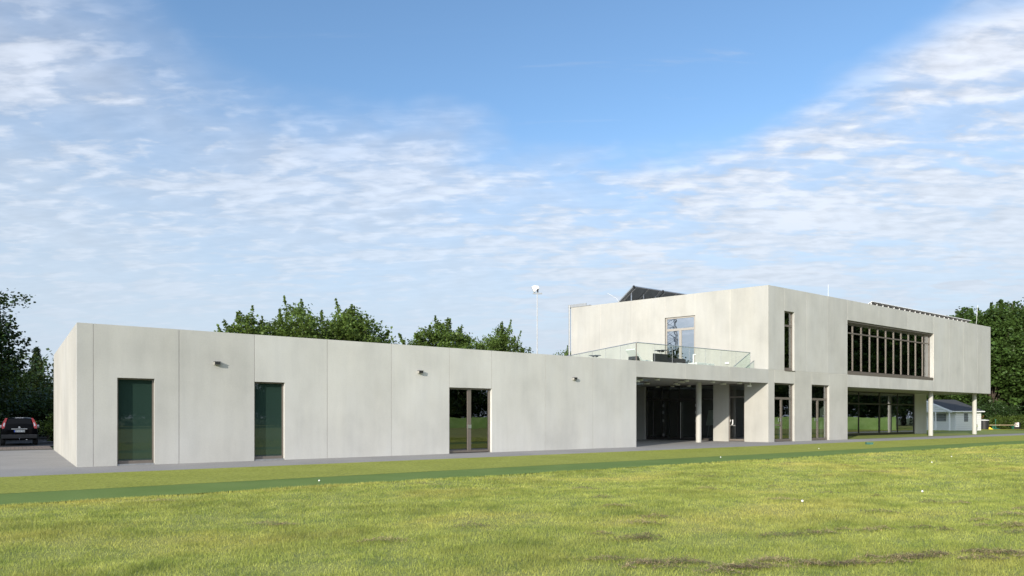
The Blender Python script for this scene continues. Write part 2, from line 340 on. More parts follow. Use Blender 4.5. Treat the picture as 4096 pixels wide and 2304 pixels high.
class M:
    def __init__(s): s.v = []; s.f = []; s.t = []; s.mi = []
    def face(s, pts, tone=1.0, mi=0):
        i = len(s.v); s.v += [tuple(p) for p in pts]; s.f.append(tuple(range(i, i + len(pts)))); s.t.append(tone); s.mi.append(mi)
    def prism(s, F, out, d0, d1, tone=1.0, mi=0):
        i = len(s.v); n = len(out)
        s.v += [F(u, d0, z) for u, z in out] + [F(u, d1, z) for u, z in out]
        fs = [tuple(range(i, i + n)), tuple(range(i + 2 * n - 1, i + n - 1, -1))]
        fs += [(i + k, i + n + k, i + n + (k + 1) % n, i + (k + 1) % n) for k in range(n)]
        s.f += fs; s.t += [tone] * len(fs); s.mi += [mi] * len(fs); return s
    def box(s, x0, x1, y0, y1, z0, z1, F=FAC, tone=1.0, mi=0):
        return s.prism(F, [(x0, z0), (x1, z0), (x1, z1), (x0, z1)], y0, y1, tone, mi)
    def tube(s, p0, p1, r0, r1=None, n=10, mi=0, cap=True, tone=1.0):
        r1 = r0 if r1 is None else r1
        p0 = Vector(p0); p1 = Vector(p1); a = (p1 - p0).normalized()
        u = a.orthogonal().normalized(); w = a.cross(u); i = len(s.v)
        for p, r in ((p0, r0), (p1, r1)):
            for k in range(n):
                t = 2 * math.pi * k / n; s.v.append(tuple(p + u * math.cos(t) * r + w * math.sin(t) * r))
        fs = [(i + k, i + (k + 1) % n, i + n + (k + 1) % n, i + n + k) for k in range(n)]
        if cap: fs += [tuple(range(i + n - 1, i - 1, -1)), tuple(range(i + n, i + 2 * n))]
        s.f += fs; s.t += [tone] * len(fs); s.mi += [mi] * len(fs); return s
    def lathe(s, c, prof, n=24, mi=0, axis=None):
        i = len(s.v); c = Vector(c)
        q = Vector((0, 0, 1)).rotation_difference(Vector(axis)) if axis else None
        for r, z in prof:
            for k in range(n):
                t = 2 * math.pi * k / n; p = Vector((math.cos(t) * r, math.sin(t) * r, z))
                if q: p = q @ p
                s.v.append(tuple(c + p))
        fs = []
        for j in range(len(prof) - 1):
            fs += [(i + j * n + k, i + j * n + (k + 1) % n, i + (j + 1) * n + (k + 1) % n, i + (j + 1) * n + k) for k in range(n)]
        fs += [tuple(range(i + n - 1, i - 1, -1)), tuple(range(i + (len(prof) - 1) * n, i + len(prof) * n))]
        s.f += fs; s.t += [1.0] * len(fs); s.mi += [mi] * len(fs); return s
    def mesh(s, name, mats, smooth=False, bevel=0):
        me = bpy.data.meshes.new(name); me.from_pydata(s.v, [], s.f)
        for m in (mats if isinstance(mats, (list, tuple)) else [mats]): me.materials.append(MAT[m])
        me.polygons.foreach_set('material_index', s.mi)
        a = me.attributes.new('tone', 'FLOAT', 'FACE'); a.data.foreach_set('value', s.t)
        b = bmesh.new(); b.from_mesh(me); bmesh.ops.recalc_face_normals(b, faces=b.faces)
        if bevel: bmesh.ops.bevel(b, geom=b.edges, offset=bevel, segments=2, affect='EDGES', profile=0.6, clamp_overlap=True)
        b.to_mesh(me); b.free()
        if smooth: 
            me.polygons.foreach_set('use_smooth', [True] * len(me.polygons)); me.set_sharp_from_angle(angle=R_(40))
        return me
    def build(s, name, mats, parent=None, smooth=False, bevel=0): return add(name, s.mesh(name, mats, smooth, bevel), parent)

def text_mesh(txt, size, F, u, z, d, name, mat, parent, extr=0.002, flip=1, bold=0.0):
    cu = bpy.data.curves.new('t', 'FONT'); cu.body = txt; cu.size = size; cu.extrude = extr; cu.offset = bold
    to = bpy.data.objects.new('t', cu); col.objects.link(to); bpy.context.view_layer.update()
    me = bpy.data.meshes.new_from_object(to); bpy.data.objects.remove(to); bpy.data.curves.remove(cu)
    for v in me.vertices: v.co = F(u + flip * v.co.x, d - v.co.z, z + v.co.y)
    me.name = name; me.materials.clear(); me.materials.append(MAT[mat]); return add(name, me, parent)

# ------------------------------------------------------------------ ground
rnd = random.Random(5)
def hgt(x, y):
    return (0.030 * np.sin(x * 0.55 + y * 0.2 + 1) + 0.026 * np.sin(y * 0.9 - x * 0.35) + 0.016 * np.sin(x * 1.7 + 2) * np.cos(y * 1.9 + 1)
            + 0.010 * np.sin(x * 3.9 + y * 1.1) * np.cos(y * 4.3 - x)) * np.clip((-10.1 - y) / 1.5, 0, 1) + 0.03 * np.clip((-10.12 - y) / 0.25, 0, 1)
def sheet(name, x0, x1, y0, y1, z, mat):
    o = M().box(x0, x1, y0, y1, z - 0.02, z).build(name, mat); tag(o, kind='structure'); return o
g = M(); g.face([(-900, -900, -0.05), (900, -900, -0.05), (900, 900, -0.05), (-900, 900, -0.05)]); tag(g.build('ground', 'far_ground'), kind='structure')
def poly_sheet(name, pts, z, mat):
    m = M(); m.face([(x, y, z) for x, y in pts]); return tag(m.build(name, mat), kind='structure')
poly_sheet('asphalt_path', [(-40, -3.12), (30, -3.1), (75, -3.1), (110, -4.2), (110, -1.2), (92, -0.2), (75, -0.55), (66, -0.35), (57, -0.06), (44.6, -0.02), (44.6, 0.02), (34.3, 4.2), (33.0, 13.9), (24.6, 13.9), (-40, 14.1)], 0.0, 'asphalt')
poly_sheet('paved_strip', [(-40, 14.45), (-0.08, 14.45), (-0.08, 18.9), (-40, 18.9)], 0.012, 'pavers')
tag(M().box(-40, -0.1, 14.1, 14.45, -0.03, 0.03).build('kerb', 'rubber_grey'), kind='structure')
poly_sheet('parking_ground', [(-60, 18.9), (40, 18.9), (40, 60), (-60, 60)], 0.004, 'parking')
poly_sheet('turf_strip', [(-40, -7.75), (20, -7.85), (60, -8.2), (120, -9.4), (120, -4.1), (75, -3.1), (30, -3.1), (-40, -3.12)], 0.015, 'fairway_turf')
poly_sheet('dark_turf_strip', [(-40, -9.9), (20, -10.0), (60, -10.35), (120, -11.4), (120, -9.4), (60, -8.2), (20, -7.85), (-40, -7.75)], 0.012, 'tee_mat')
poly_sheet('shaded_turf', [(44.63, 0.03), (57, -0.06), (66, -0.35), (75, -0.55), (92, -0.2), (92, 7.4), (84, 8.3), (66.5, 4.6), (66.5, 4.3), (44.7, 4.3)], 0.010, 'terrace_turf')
poly_sheet('far_turf', [(66.6, 4.7), (84, 8.35), (92, 7.45), (99, 5.2), (104, 6.5), (96, 12), (92, 16), (84, 22), (66.6, 22)], 0.012, 'fairway_turf')
def lawn():
    nx, ny = 300, 150
    xs = np.concatenate([np.linspace(-60, -8, 20)[:-1], np.linspace(-8, 45, 220), np.linspace(45, 140, 60)[1:]]); ys = np.concatenate([np.linspace(-120, -26, 20)[:-1], np.linspace(-26, -9.75, 140)])
    X, Y = np.meshgrid(xs, ys); edge = -10.1 - 0.0072 * np.clip(X, 0, 200) - 0.25 * np.clip((X - 60) / 60, 0, 1)
    Yw = np.where(Y > -26.5, -26 + (Y + 26) * (edge + 26) / (16.25), Y)
    Z = hgt(X, Yw)
    v = np.stack([X, Yw, Z], -1).reshape(-1, 3); w = len(xs); h = len(ys)
    f = [(j * w + i, j * w + i + 1, (j + 1) * w + i + 1, (j + 1) * w + i) for j in range(h - 1) for i in range(w - 1)]
    me = bpy.data.meshes.new('lawn'); me.from_pydata(v.tolist(), [], f); me.materials.append(MAT['lawn_soil'])
    me.polygons.foreach_set('use_smooth', [True] * len(me.polygons))
    tag(add('lawn', me), kind='structure')
lawn()

def tris_object(name, V, tone, mat, parent=None, quads=False):
    k = 4 if quads else 3; n = len(V) // k
    me = bpy.data.meshes.new(name); me.vertices.add(n * k); me.vertices.foreach_set('co', V.astype(np.float32).ravel())
    me.loops.add(n * k); me.loops.foreach_set('vertex_index', np.arange(n * k, dtype=np.int32))
    me.polygons.add(n); me.polygons.foreach_set('loop_start', np.arange(n, dtype=np.int32) * k)
    me.materials.append(MAT[mat]); me.update(calc_edges=True)
    a = me.attributes.new('tone', 'FLOAT', 'FACE'); a.data.foreach_set('value', tone.astype(np.float32))
    if parent == 'mesh': return me
    return add(name, me, parent)

VX, RX, CP = np.array([0.585, 0.811]), np.array([0.811, -0.585]), np.array([-1.5, -24.72])
rng = np.random.default_rng(3)
def blades(P, hh, ww, bend=0.5):
    n = len(P); a = rng.uniform(0, 2 * np.pi, n); wv = np.stack([np.cos(a), np.sin(a), np.zeros(n)], 1) * (ww / 2)[:, None]
    b = rng.uniform(0, 2 * np.pi, n); k = rng.uniform(0.1, bend, n)
    tip = np.stack([np.cos(b) * k, np.sin(b) * k, np.ones(n)], 1) * hh[:, None]
    return np.stack([P - wv, P + wv, P + tip], 1).reshape(-1, 3)
def grass():
    Vs = []; Ts = []
    for (t0, t1, dens, h, w) in ((6.0, 9.5, 3300, 0.042, 0.0065), (9.5, 14, 2000, 0.045, 0.0085), (14, 22, 900, 0.048, 0.014), (22, 42, 300, 0.05, 0.024)):
        A = 0.80 * (t1 * t1 - t0 * t0); n = int(A * dens)
        t = np.sqrt(rng.uniform(t0 * t0, t1 * t1, n)); s = rng.uniform(-0.80, 0.80, n)
        P = CP + VX * t[:, None] + RX * (s * t)[:, None]
        ok = P[:, 1] < -10.12 - 0.0072 * np.clip(P[:, 0], 0, 200) + 0.05 * np.sin(P[:, 0] * 3.1) + 0.04 * np.sin(P[:, 0] * 7.7); P = P[ok]; n = len(P)
        # patchy height and density
        pt = np.sin(P[:, 0] * 1.3 + 0.6 * np.sin(P[:, 1] * 0.9)) * np.cos(P[:, 1] * 1.6 + P[:, 0] * 0.4) + 0.7 * np.sin(P[:, 0] * 4.1 + P[:, 1] * 2.2) * np.cos(P[:, 1] * 5.0 - P[:, 0] * 1.7)
        keep = rng.uniform(0, 1, n) < np.clip(0.85 + 0.3 * pt, 0.35, 1); P = P[keep]; pt = pt[keep]; n = len(P)
        hh = h * 0.9 * rng.uniform(0.6, 1.2, n) * (1 + 0.2 * np.clip(pt, -1, 1.4)); edge = P[:, 1] > -10.6; hh[edge] *= 1.3
        P3 = np.column_stack([P, hgt(P[:, 0], P[:, 1]) - 0.003])
        Vs.append(blades(P3, hh, w * rng.uniform(0.7, 1.3, n), 0.7)); Ts.append(rng.uniform(0.7, 1.25, n) * np.where(rng.uniform(0, 1, n) < 0.04, 1.4, 1) * (1 - 0.17 * np.clip(pt, -0.3, 1.3)) * (1 + 0.08 * np.sin(P[:, 0] * 9 + 3 * np.sin(P[:, 1] * 5)) * np.sin(P[:, 1] * 13 + P[:, 0] * 3)))
    o = tris_object('grass', np.concatenate(Vs), np.concatenate(Ts), 'grass_blade'); tag(o, 'mown green lawn grass with yellowish patches in the foreground', 'grass', kind='stuff')
grass()
def clippings():
    Vs = []; Ts = []
    cl = []
    for i in range(40):
        q = (i + rng.uniform(0, 0.8)) / 40; w_ = rng.normal(0, 0.13); p = (3.4 + 4.6 * q + w_ * 0.6, -19.65 - 2.7 * q + w_); cl.append((p, rng.uniform(0.035, 0.13)))
    for i in range(16):
        q = rng.uniform(0, 1); cl.append(((4.2 + 6.0 * q, -18.55 - 3.2 * q + rng.normal(0, 0.1)), rng.uniform(0.05, 0.12)))
    for i in range(70):
        t = math.sqrt(rng.uniform(42, 600)); s = rng.uniform(-0.72, 0.75); p = CP + VX * t + RX * s * t
        if p[1] < -10.9: cl.append(((p[0], p[1]), rng.uniform(0.05, 0.16)))
    for (x, y), r in cl:
        n = int(230 * r / 0.12); a = rng.normal(0, 1, (n, 2)) * np.array([r * 1.25, r * 0.42])
        c, s_ = 0.811, -0.585; P = np.column_stack([x + a[:, 0] * c - a[:, 1] * s_, y + a[:, 0] * s_ + a[:, 1] * c])
        z = hgt(P[:, 0], P[:, 1]) + 0.030 + 0.045 * np.exp(-(a ** 2).sum(1) / r ** 2) * rng.uniform(0.2, 1, n)
        d = rng.normal(0, 1, (n, 3)) * np.array([1, 1, 0.3]); d /= np.linalg.norm(d, axis=1)[:, None]; L = rng.uniform(0.03, 0.07, n)
        P3 = np.column_stack([P, z]); wv = np.cross(d, [0, 0, 1.0]) * 0.0042
        Vs.append(np.stack([P3 - wv, P3 + wv, P3 + d * L[:, None]], 1).reshape(-1, 3)); Ts.append(np.where(rng.uniform(0, 1, n) < 0.45, rng.uniform(0.25, 0.6, n), rng.uniform(0.8, 1.5, n)) * rng.choice([0.6, 0.85, 1.0]))
    MAT['clip'] = simple('clip', (0.135, 0.095, 0.05), 0.9)
    n = NT('clipping'); at = n.N('ShaderNodeAttribute'); at.attribute_name = 'tone'; n.col(n.mix(1, (0.40, 0.30, 0.16), at.outputs['Color'], 'MULTIPLY')); n.rough(0.9); MAT['clipping'] = n.m
    tag(tris_object('grass_clippings', np.concatenate(Vs), np.concatenate(Ts), 'clipping'), 'brown dried mower clippings lying in clumps and rows on the lawn', 'clippings', kind='stuff')
clippings()

# ------------------------------------------------------------------ clubhouse
H = empty('clubhouse', (0, 0, 0), 'long grey concrete clubhouse with low wing, covered entrance and raised upper block', 'building')
pt_ = random.Random(11)
TQ = [0.92, 0.92, 0.93, 1.05, 1.07, 1.10, 1.09, 1.08, 1.05, 1.05]
def tone(): return TQ.pop(0) if TQ else pt_.uniform(0.90, 0.99)
def vjoint(mat, F, u, z0, z1): M().box(u - 0.0115, u + 0.0115, 0.007, 0.06, z0, z1, F).build('wall_joint', mat, H)
G = 0.010
def panels(m, F, lst, th=0.30):
    for out in lst: m.prism(F, out, 0, th, tone())
def rc(u0, u1, z0, z1, gl=G, gr=G): return [(u0 + gl, z0), (u1 - gr, z0), (u1 - gr, z1), (u0 + gl, z1)]
# --- low wing front
w = M(); T = 4.41; WT = 2.765
panels(w, FAC, [rc(0, 0.43, 0, T, 0, G),
    [(0.44, 0), (1.07, 0), (1.07, WT), (2.12, WT), (2.12, 0), (2.83, 0), (2.83, T), (0.44, T)],
    rc(2.84, 5.25, 0, T), [(5.26, WT), (6.30, WT), (6.30, 0), (7.86, 0), (7.86, T), (5.26, T)],
    rc(7.87, 10.48, 0, T), rc(10.48, 13.12, 0, T), rc(13.12, 15.24, WT, T), rc(15.24, 18.21, 0, T), rc(18.21, 21.16, 0, T), rc(21.16, 24.14, 0, T, G, 0)])
w.build('wing_wall', 'concrete', H)
for u in (0.43, 2.835, 7.865, 10.48, 18.21, 21.16): vjoint('joint_dark', FAC, u, 0.0, T - 0.01)
for u in (5.255, 13.12, 15.24): vjoint('joint_dark', FAC, u, WT + 0.004, T - 0.01)
# --- west end of the wing, back, entrance side
w = M()
panels(w, END, [rc(0.301, 2.9, 0, T, 0, G), rc(2.9, 6.6, 0, T), rc(6.6, 10.3, 0, T), rc(10.3, 13.72, 0, T)])
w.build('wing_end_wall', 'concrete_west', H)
M().box(0.32, 23.83, 13.4, 13.7, 0, T - 0.005).build('wing_back_wall', 'concrete', H); M().box(23.85, 31.2, 13.4, 13.7, 0, 4.0).build('porch_back_wall', 'concrete', H)
w = M(); w.box(23.84, 24.138, 0.302, 13.38, 0, 4.0, tone=0.97); w.build('porch_side_wall', 'concrete', H)
w = M(); w.box(0.31, 23.83, 0.31, 13.39, 3.85, 4.15); w.build('wing_roof', 'roof_gravel', H)
w = M(); w.box(0.31, 23.83, 0.31, 13.39, -0.02, 0.02); w.box(0.4, 23.8, 4.8, 4.9, 0.03, 3.84); w.build('wing_interior', 'interior_dark', H)
# --- fascia over the entrance
w = M(); panels(w, FAC, [rc(24.14, 27.9, 3.59, 4.42), rc(27.9, 31.71, 3.59, 4.42), rc(31.71, 35.50, 3.594, 4.42, G, 0)]); w.build('fascia', 'concrete', H)
[vjoint('joint', FAC, u, 3.60, 4.41) for u in (24.14, 27.9, 31.71)]
# --- entrance ceiling slab with two round openings
def porch_slab():
    b = bmesh.new(); z = 3.60
    outl = [(24.14, 0.30), (35.40, 0.30), (31.6, 13.35), (24.14, 13.35)]
    loops = [[b.verts.new((x, y, z)) for x, y in outl]]
    for cx_, cy_ in ((26.5, 2.75), (29.6, 5.9)):
        loops.append([b.verts.new((cx_ + 1.15 * math.cos(t), cy_ + 1.15 * math.sin(t), z)) for t in np.linspace(0, 2 * math.pi, 41)[:-1]])
    ed = [b.edges.new((lp[i], lp[(i + 1) % len(lp)])) for lp in loops for i in range(len(lp))]
    r = bmesh.ops.triangle_fill(b, edges=ed, use_beauty=True)
    fs = [f for f in b.faces]
    ex = bmesh.ops.extrude_face_region(b, geom=fs)
    for v in [q for q in ex['geom'] if isinstance(q, bmesh.types.BMVert)]: v.co.z += 0.575
    bmesh.ops.recalc_face_normals(b, faces=b.faces)
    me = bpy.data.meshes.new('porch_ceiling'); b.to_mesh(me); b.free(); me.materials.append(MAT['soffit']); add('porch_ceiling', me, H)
    for cx_, cy_ in ((26.5, 2.75), (29.6, 5.9)):
        M().lathe((cx_, cy_, 4.178), [(1.24, 0), (1.24, 0.03), (0.6, 0.09)], 40).build('skylight', 'frost', H, True)
porch_slab()
# --- upper block, front
u = M(); B = 9.54
panels(u, FAC, [rc(35.515, 37.18, 4.43, B, 0, G),
    [(37.19, 8.13), (38.27, 8.13), (38.27, 4.43), (39.64, 4.43), (39.64, B), (37.19, B)],
    rc(39.65, 42.14, 4.43, B), rc(42.14, 44.63, 4.43, B),
    rc(44.63, 48.95, 8.17, B), rc(48.95, 53.32, 8.17, B), rc(53.32, 57.68, 8.17, B),
    rc(44.63, 48.95, 3.60, 4.43), rc(48.95, 53.32, 3.60, 4.43), rc(53.32, 57.68, 3.60, 4.43),
    rc(57.68, 60.46, 3.60, B), rc(60.46, 63.24, 3.60, B), rc(63.24, 66.06, 3.60, B), rc(66.06, 68.85, 3.60, B, G, 0)])
u.build('block_front_wall', 'concrete', H)
u = M()
panels(u, FAC, [rc(35.515, 36.13, 0, 4.405, 0, G), rc(36.13, 38.27, 3.63, 4.405), rc(38.27, 40.23, 0, 4.405), rc(40.23, 42.32, 3.63, 4.405), rc(42.32, 44.63, 0, 4.405, G, 0)])
u.build('block_base_wall', 'concrete_edge', H)
for q in (37.18,): vjoint('joint', FAC, q, 8.15, B - 0.01)
for q in (39.645, 42.14): vjoint('joint', FAC, q, 4.44, B - 0.01)
for q in (44.63, 48.95, 53.32): vjoint('joint', FAC, q, 8.18, B - 0.01); vjoint('joint', FAC, q, 3.61, 4.42)
for q in (57.68, 60.46, 63.24, 66.06): vjoint('joint', FAC, q, 3.61, B - 0.01)
for q in (36.13, 38.27, 40.23, 42.32): vjoint('joint', FAC, q, 3.64, 4.40)
[M().box(a_, b_, 0.012, 0.06, 4.403, 4.432).build('wall_joint', 'joint', H) for a_, b_ in ((35.5, 37.17), (38.28, 44.6))]
# --- upper block, slanted west wall
u = M()
panels(u, WST, [rc(0.0, 2.36, 3.60, B, 0, G), rc(2.36, 4.67, 3.60, B), [(4.68, 8.13), (6.76, 8.13), (6.76, B), (4.68, B)], rc(6.77, 9.23, 3.60, B), rc(9.23, 11.71, 3.60, B), rc(11.71, 14.2, 3.60, B)])
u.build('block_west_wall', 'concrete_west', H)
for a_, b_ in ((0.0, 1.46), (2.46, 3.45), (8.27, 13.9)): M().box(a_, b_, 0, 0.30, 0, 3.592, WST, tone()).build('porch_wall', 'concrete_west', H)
for q in (2.36, 9.23, 11.71): vjoint('joint', WST, q, 3.62, B - 0.01)
for q in (4.67, 6.77): vjoint('joint', WST, q, 8.14, B - 0.01)
# --- rest of the block shell
u = M(); u.box(68.55, 68.849, 0.302, 13.6, 3.60, B); u.box(31.6, 68.54, 13.42, 13.7, 3.60, B - 0.004); u.build('block_rear_walls', 'concrete', H)
u = M(); u.prism(lambda x, z, y: (x, y, z), [(35.8, 0.305), (68.54, 0.305), (68.54, 13.41), (32.0, 13.41)], 9.1, 9.3); u.build('block_roof', 'roof_gravel', H)
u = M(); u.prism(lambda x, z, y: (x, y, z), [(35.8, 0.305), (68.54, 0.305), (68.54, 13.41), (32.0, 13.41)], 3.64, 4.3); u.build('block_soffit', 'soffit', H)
u = M(); u.box(44.33, 44.628, 0.302, 4.45, 0, 3.6); u.box(64.25, 66.5, 4.3, 4.6, 0, 3.638); u.box(66.2, 66.499, 4.61, 13.4, 0, 3.638); u.box(32, 66.18, 13.42, 13.68, 0, 3.59); u.build('recess_walls', 'concrete_edge', H)
u = M(); u.prism(lambda x, z, y: (x, y, z), [(35.45, 0.31), (44.32, 0.31), (44.32, 4.46), (66.1, 4.46), (66.1, 13.4), (32.0, 13.4)], -0.03, 0.015); u.build('block_floor', 'interior_floor', H)
u = M(); u.box(36.0, 66.1, 8.2, 8.3, 0.02, 3.62); u.box(36.4, 68.4, 7.2, 7.3, 4.31, 9.08); u.build('block_partition', 'interior_dark', H)

# --- columns
for x, y, r in ((31.94, 2.37, 0.165), (58.61, 0.62, 0.17), (67.45, 0.75, 0.17)):
    M().lathe((x, y, 0), [(r, 0), (r, 3.62)], 32).build('column', 'concrete_edge', H, True)

# --- windows and doors
def opening(name, F, u0, u1, z0, z1, rec, mull=(), trans=(), fw=0.07, mat='frame', glass='window_glass', sub=(), sill=0.06, depth=0.07, label=None, back=None):
    m = M(); d0, d1 = rec, rec + depth
    m.box(u0, u0 + fw, d0, d1, z0, z1, F); m.box(u1 - fw, u1, d0, d1, z0, z1, F)
    m.box(u0 + fw, u1 - fw, d0, d1, z1 - fw, z1, F); m.box(u0 + fw, u1 - fw, d0 - 0.012, d1, z0, z0 + fw + sill, F)
    for q, wd, a, b_ in mull: m.box(q - wd / 2, q + wd / 2, d0 - 0.004, d1 - 0.003, a, b_, F)
    for q, wd, a, b_ in trans: m.box(a, b_, d0 - 0.007, d1 - 0.006, q - wd / 2, q + wd / 2, F)
    o = m.build(name, mat, H)
    if label: o['label'] = label
    g = M(); dd = rec + depth * 0.6; g.face([F(u0 + fw / 2, dd, z0 + 0.03), F(u1 - fw / 2, dd, z0 + 0.03), F(u1 - fw / 2, dd, z1 - 0.03), F(u0 + fw / 2, dd, z1 - 0.03)])
    g.build('pane', glass, o); return o
for u0, u1 in ((1.07, 2.12), (5.26, 6.30)):
    opening('window', FAC, u0, u1, 0.045, WT, 0.16, fw=0.045, glass='screened_glass', sill=0.05)
    M().box(u0 + 0.01, u1 - 0.01, 0.03, 0.155, 0.0, 0.045).build('threshold', 'galvanised', H)
o = opening('double_door', FAC, 13.13, 15.23, 0.03, WT, 0.13, [(14.18, 0.17, 0.05, WT - 0.02)], fw=0.07, sill=0.02); M().box(14.10, 14.26, 0.10, 0.125, 1.05, 1.20).build('handle', 'steel', o)
o = opening('glazed_door', FAC, 36.14, 38.26, 0.02, 3.62, 0.15, [(37.10, 0.14, 0.05, 2.62)], [(2.69, 0.14, 36.2, 38.2), (1.03, 0.07, 36.2, 37.04)], fw=0.08); M().box(36.95, 36.97, 0.10, 0.14, 1.25, 1.45).build('handle', 'steel', o)
o = opening('glazed_door', FAC, 40.24, 42.31, 0.02, 3.62, 0.15, [(41.20, 0.14, 0.05, 2.62)], [(2.69, 0.14, 40.3, 42.25)], fw=0.08); M().box(41.05, 41.07, 0.10, 0.14, 1.25, 1.45).build('handle', 'steel', o)
opening('window', FAC, 37.195, 38.265, 4.44, 8.125, 0.15, (), [(7.25, 0.12, 37.25, 38.2)], fw=0.07, sill=0.10)
M().box(37.19, 38.30, -0.04, 0.15, 4.40, 4.437).build('window_sill', 'frame', H)
mu = [45.92 + 1.178 * k for k in range(10)]
opening('ribbon_window', FAC, 44.645, 57.665, 4.66, 7.98, 0.30, [(q, 0.085, 4.75, 7.95) for q in mu], [(7.36, 0.085, 44.7, 57.6)], fw=0.07, sill=0.0)
m = M(); m.box(44.645, 57.665, 0.20, 0.36, 7.985, 8.165); m.box(44.645, 57.665, 0.10, 0.16, 8.05, 8.16); m.build('blind_housing', 'frame', H)
m = M(); m.box(44.645, 57.665, 0.02, 0.32, 4.432, 4.655); m.build('window_apron', 'frame', H)
# recessed ground-floor glazing
opening('glass_front', FAC, 44.64, 64.24, 0.03, 3.63, 4.35, [(q, 0.06, 0.1, 3.55) for q in (46.8, 50.0, 54.55, 61.15)] + [(57.95, 0.16, 0.05, 3.6), (51.9, 0.16, 0.05, 3.6)], [(2.62, 0.12, 44.7, 64.2)], fw=0.10, mat='frame_dark')
# porch glazing on the slanted wall
o = opening('window', WST, 1.465, 2.455, 0.04, 3.59, 0.10, (), [(2.78, 0.07, 1.5, 2.4)], fw=0.05)
F2 = lambda u_, d, z: WST(u_, d, z)
text_mesh('J', 0.33, WST, 2.28, 1.13, 0.120, 'logo_letter', 'white_paint', o, flip=-1, bold=0.012)
text_mesh('F', 0.20, WST, 2.42, 1.22, 0.120, 'logo_letter', 'white_paint', o, flip=-1)
[text_mesh(w_, 0.06, WST, q, 0.98, 0.120, 'logo_text', 'white_paint', o, flip=-1) for w_, q in (('#1', 2.41), ('IN', 2.31), ('GOLF', 2.22))]
opening('entrance_glazing', WST, 3.46, 8.26, 0.03, 3.59, 0.22, [(4.60, 0.07, 0.1, 3.5), (5.85, 0.08, 0.1, 3.5), (7.1, 0.07, 0.1, 3.5), (7.75, 0.04, 0.1, 3.5)], [(2.72, 0.09, 3.5, 8.2)], fw=0.06, mat='frame_dark')
for a, b_, hs, hn in ((4.66, 5.80, 5.70, 4.70), (5.90, 7.05, 6.02, 6.98)):
    m = M(); m.box(a, a + 0.08, 0.17, 0.215, 0.06, 2.66, WST); m.box(b_ - 0.08, b_, 0.17, 0.215, 0.06, 2.66, WST); m.box(a + 0.08, b_ - 0.08, 0.17, 0.215, 2.58, 2.66, WST); m.box(a + 0.08, b_ - 0.08, 0.17, 0.215, 0.06, 0.18, WST)
    o = m.build('entrance_door', 'frame_dark', H)
    if hs < 5.8: M().tube(WST(hs, 0.10, 0.12), WST(hs, 0.10, 2.5), 0.018).build('handle', 'steel', o)
    [M().box(hn - 0.015, hn + 0.015, 0.14, 0.17, z, z + 0.17, WST).build('hinge', 'steel', o) for z in (0.25, 1.2, 1.75, 2.2)]
# terrace door
o = opening('terrace_door', WST, 4.685, 6.755, 4.32, 8.12, 0.08, [(5.72, 0.17, 4.4, 7.25)], [(7.30, 0.15, 4.7, 6.7)], fw=0.09, mat='frame_light', glass='door_glass_bright'); M().box(5.60, 5.62, 0.03, 0.07, 5.25, 5.40, WST).build('handle', 'steel', o)
M().box(2.42, 2.66, -0.08, 0, 4.86, 4.96, WST).build('junction_box', 'white_paint', H)
# corner pipe and roof-edge metal at the far end of the west wall
M().tube(WST(14.33, -0.02, 4.0), WST(14.33, -0.02, 9.72), 0.07).build('downpipe', 'galvanised', H, True)
m = M(); m.box(12.6, 14.45, -0.03, 0.35, 9.55, 9.60, WST); m.box(12.9, 14.45, 0.0, 0.04, 9.60, 9.76, WST); m.build('roof_edge_metal', 'galvanised', H)
# terrace railing
def railing():
    o = empty('terrace_railing'); o.parent = H
    A = Vector((24.50, 0.35)); Bp = Vector((34.2, 0.36)); Cp = Vector((28.1, 13.2)); Dp = Vector((33.92, 1.32))
    def run(p, q, n, z0, z1, z1b=None):
        z1b = z1 if z1b is None else z1b
        for k in range(n):
            a = p.lerp(q, k / n); b = p.lerp(q, (k + 1) / n); d = (q - p).normalized() * 0.012
            a2 = a + d; b2 = b - d; za = z1 + (z1b - z1) * k / n; zb = z1 + (z1b - z1) * (k + 1) / n
            m = M(); nn = Vector((-d.y, d.x)).normalized() * 0.008
            i = [(a2.x, a2.y, z0), (b2.x, b2.y, z0), (b2.x, b2.y, zb), (a2.x, a2.y, za)]
            m.face(i); m.build('glass_panel', 'rail_glass', o)
            mm = M(); mm.tube((b.x, b.y, z0), (b.x, b.y, zb), 0.010, n=6); mm.build('baluster', 'galvanised', o)
        M().tube((p.x, p.y, z1 + 0.012), (q.x, q.y, z1b + 0.012), 0.024, n=8).build('handrail', 'steel', o, True)
    run(A, Bp, 7, 4.10, 5.375); run(A, Cp, 8, 4.10, 5.375); run(Bp, Dp, 1, 4.10, 5.375, 4.58)
    M().tube((A.x, A.y, 4.1), (A.x, A.y, 5.39), 0.024, n=8).build('corner_post', 'frame', o, True)
railing()

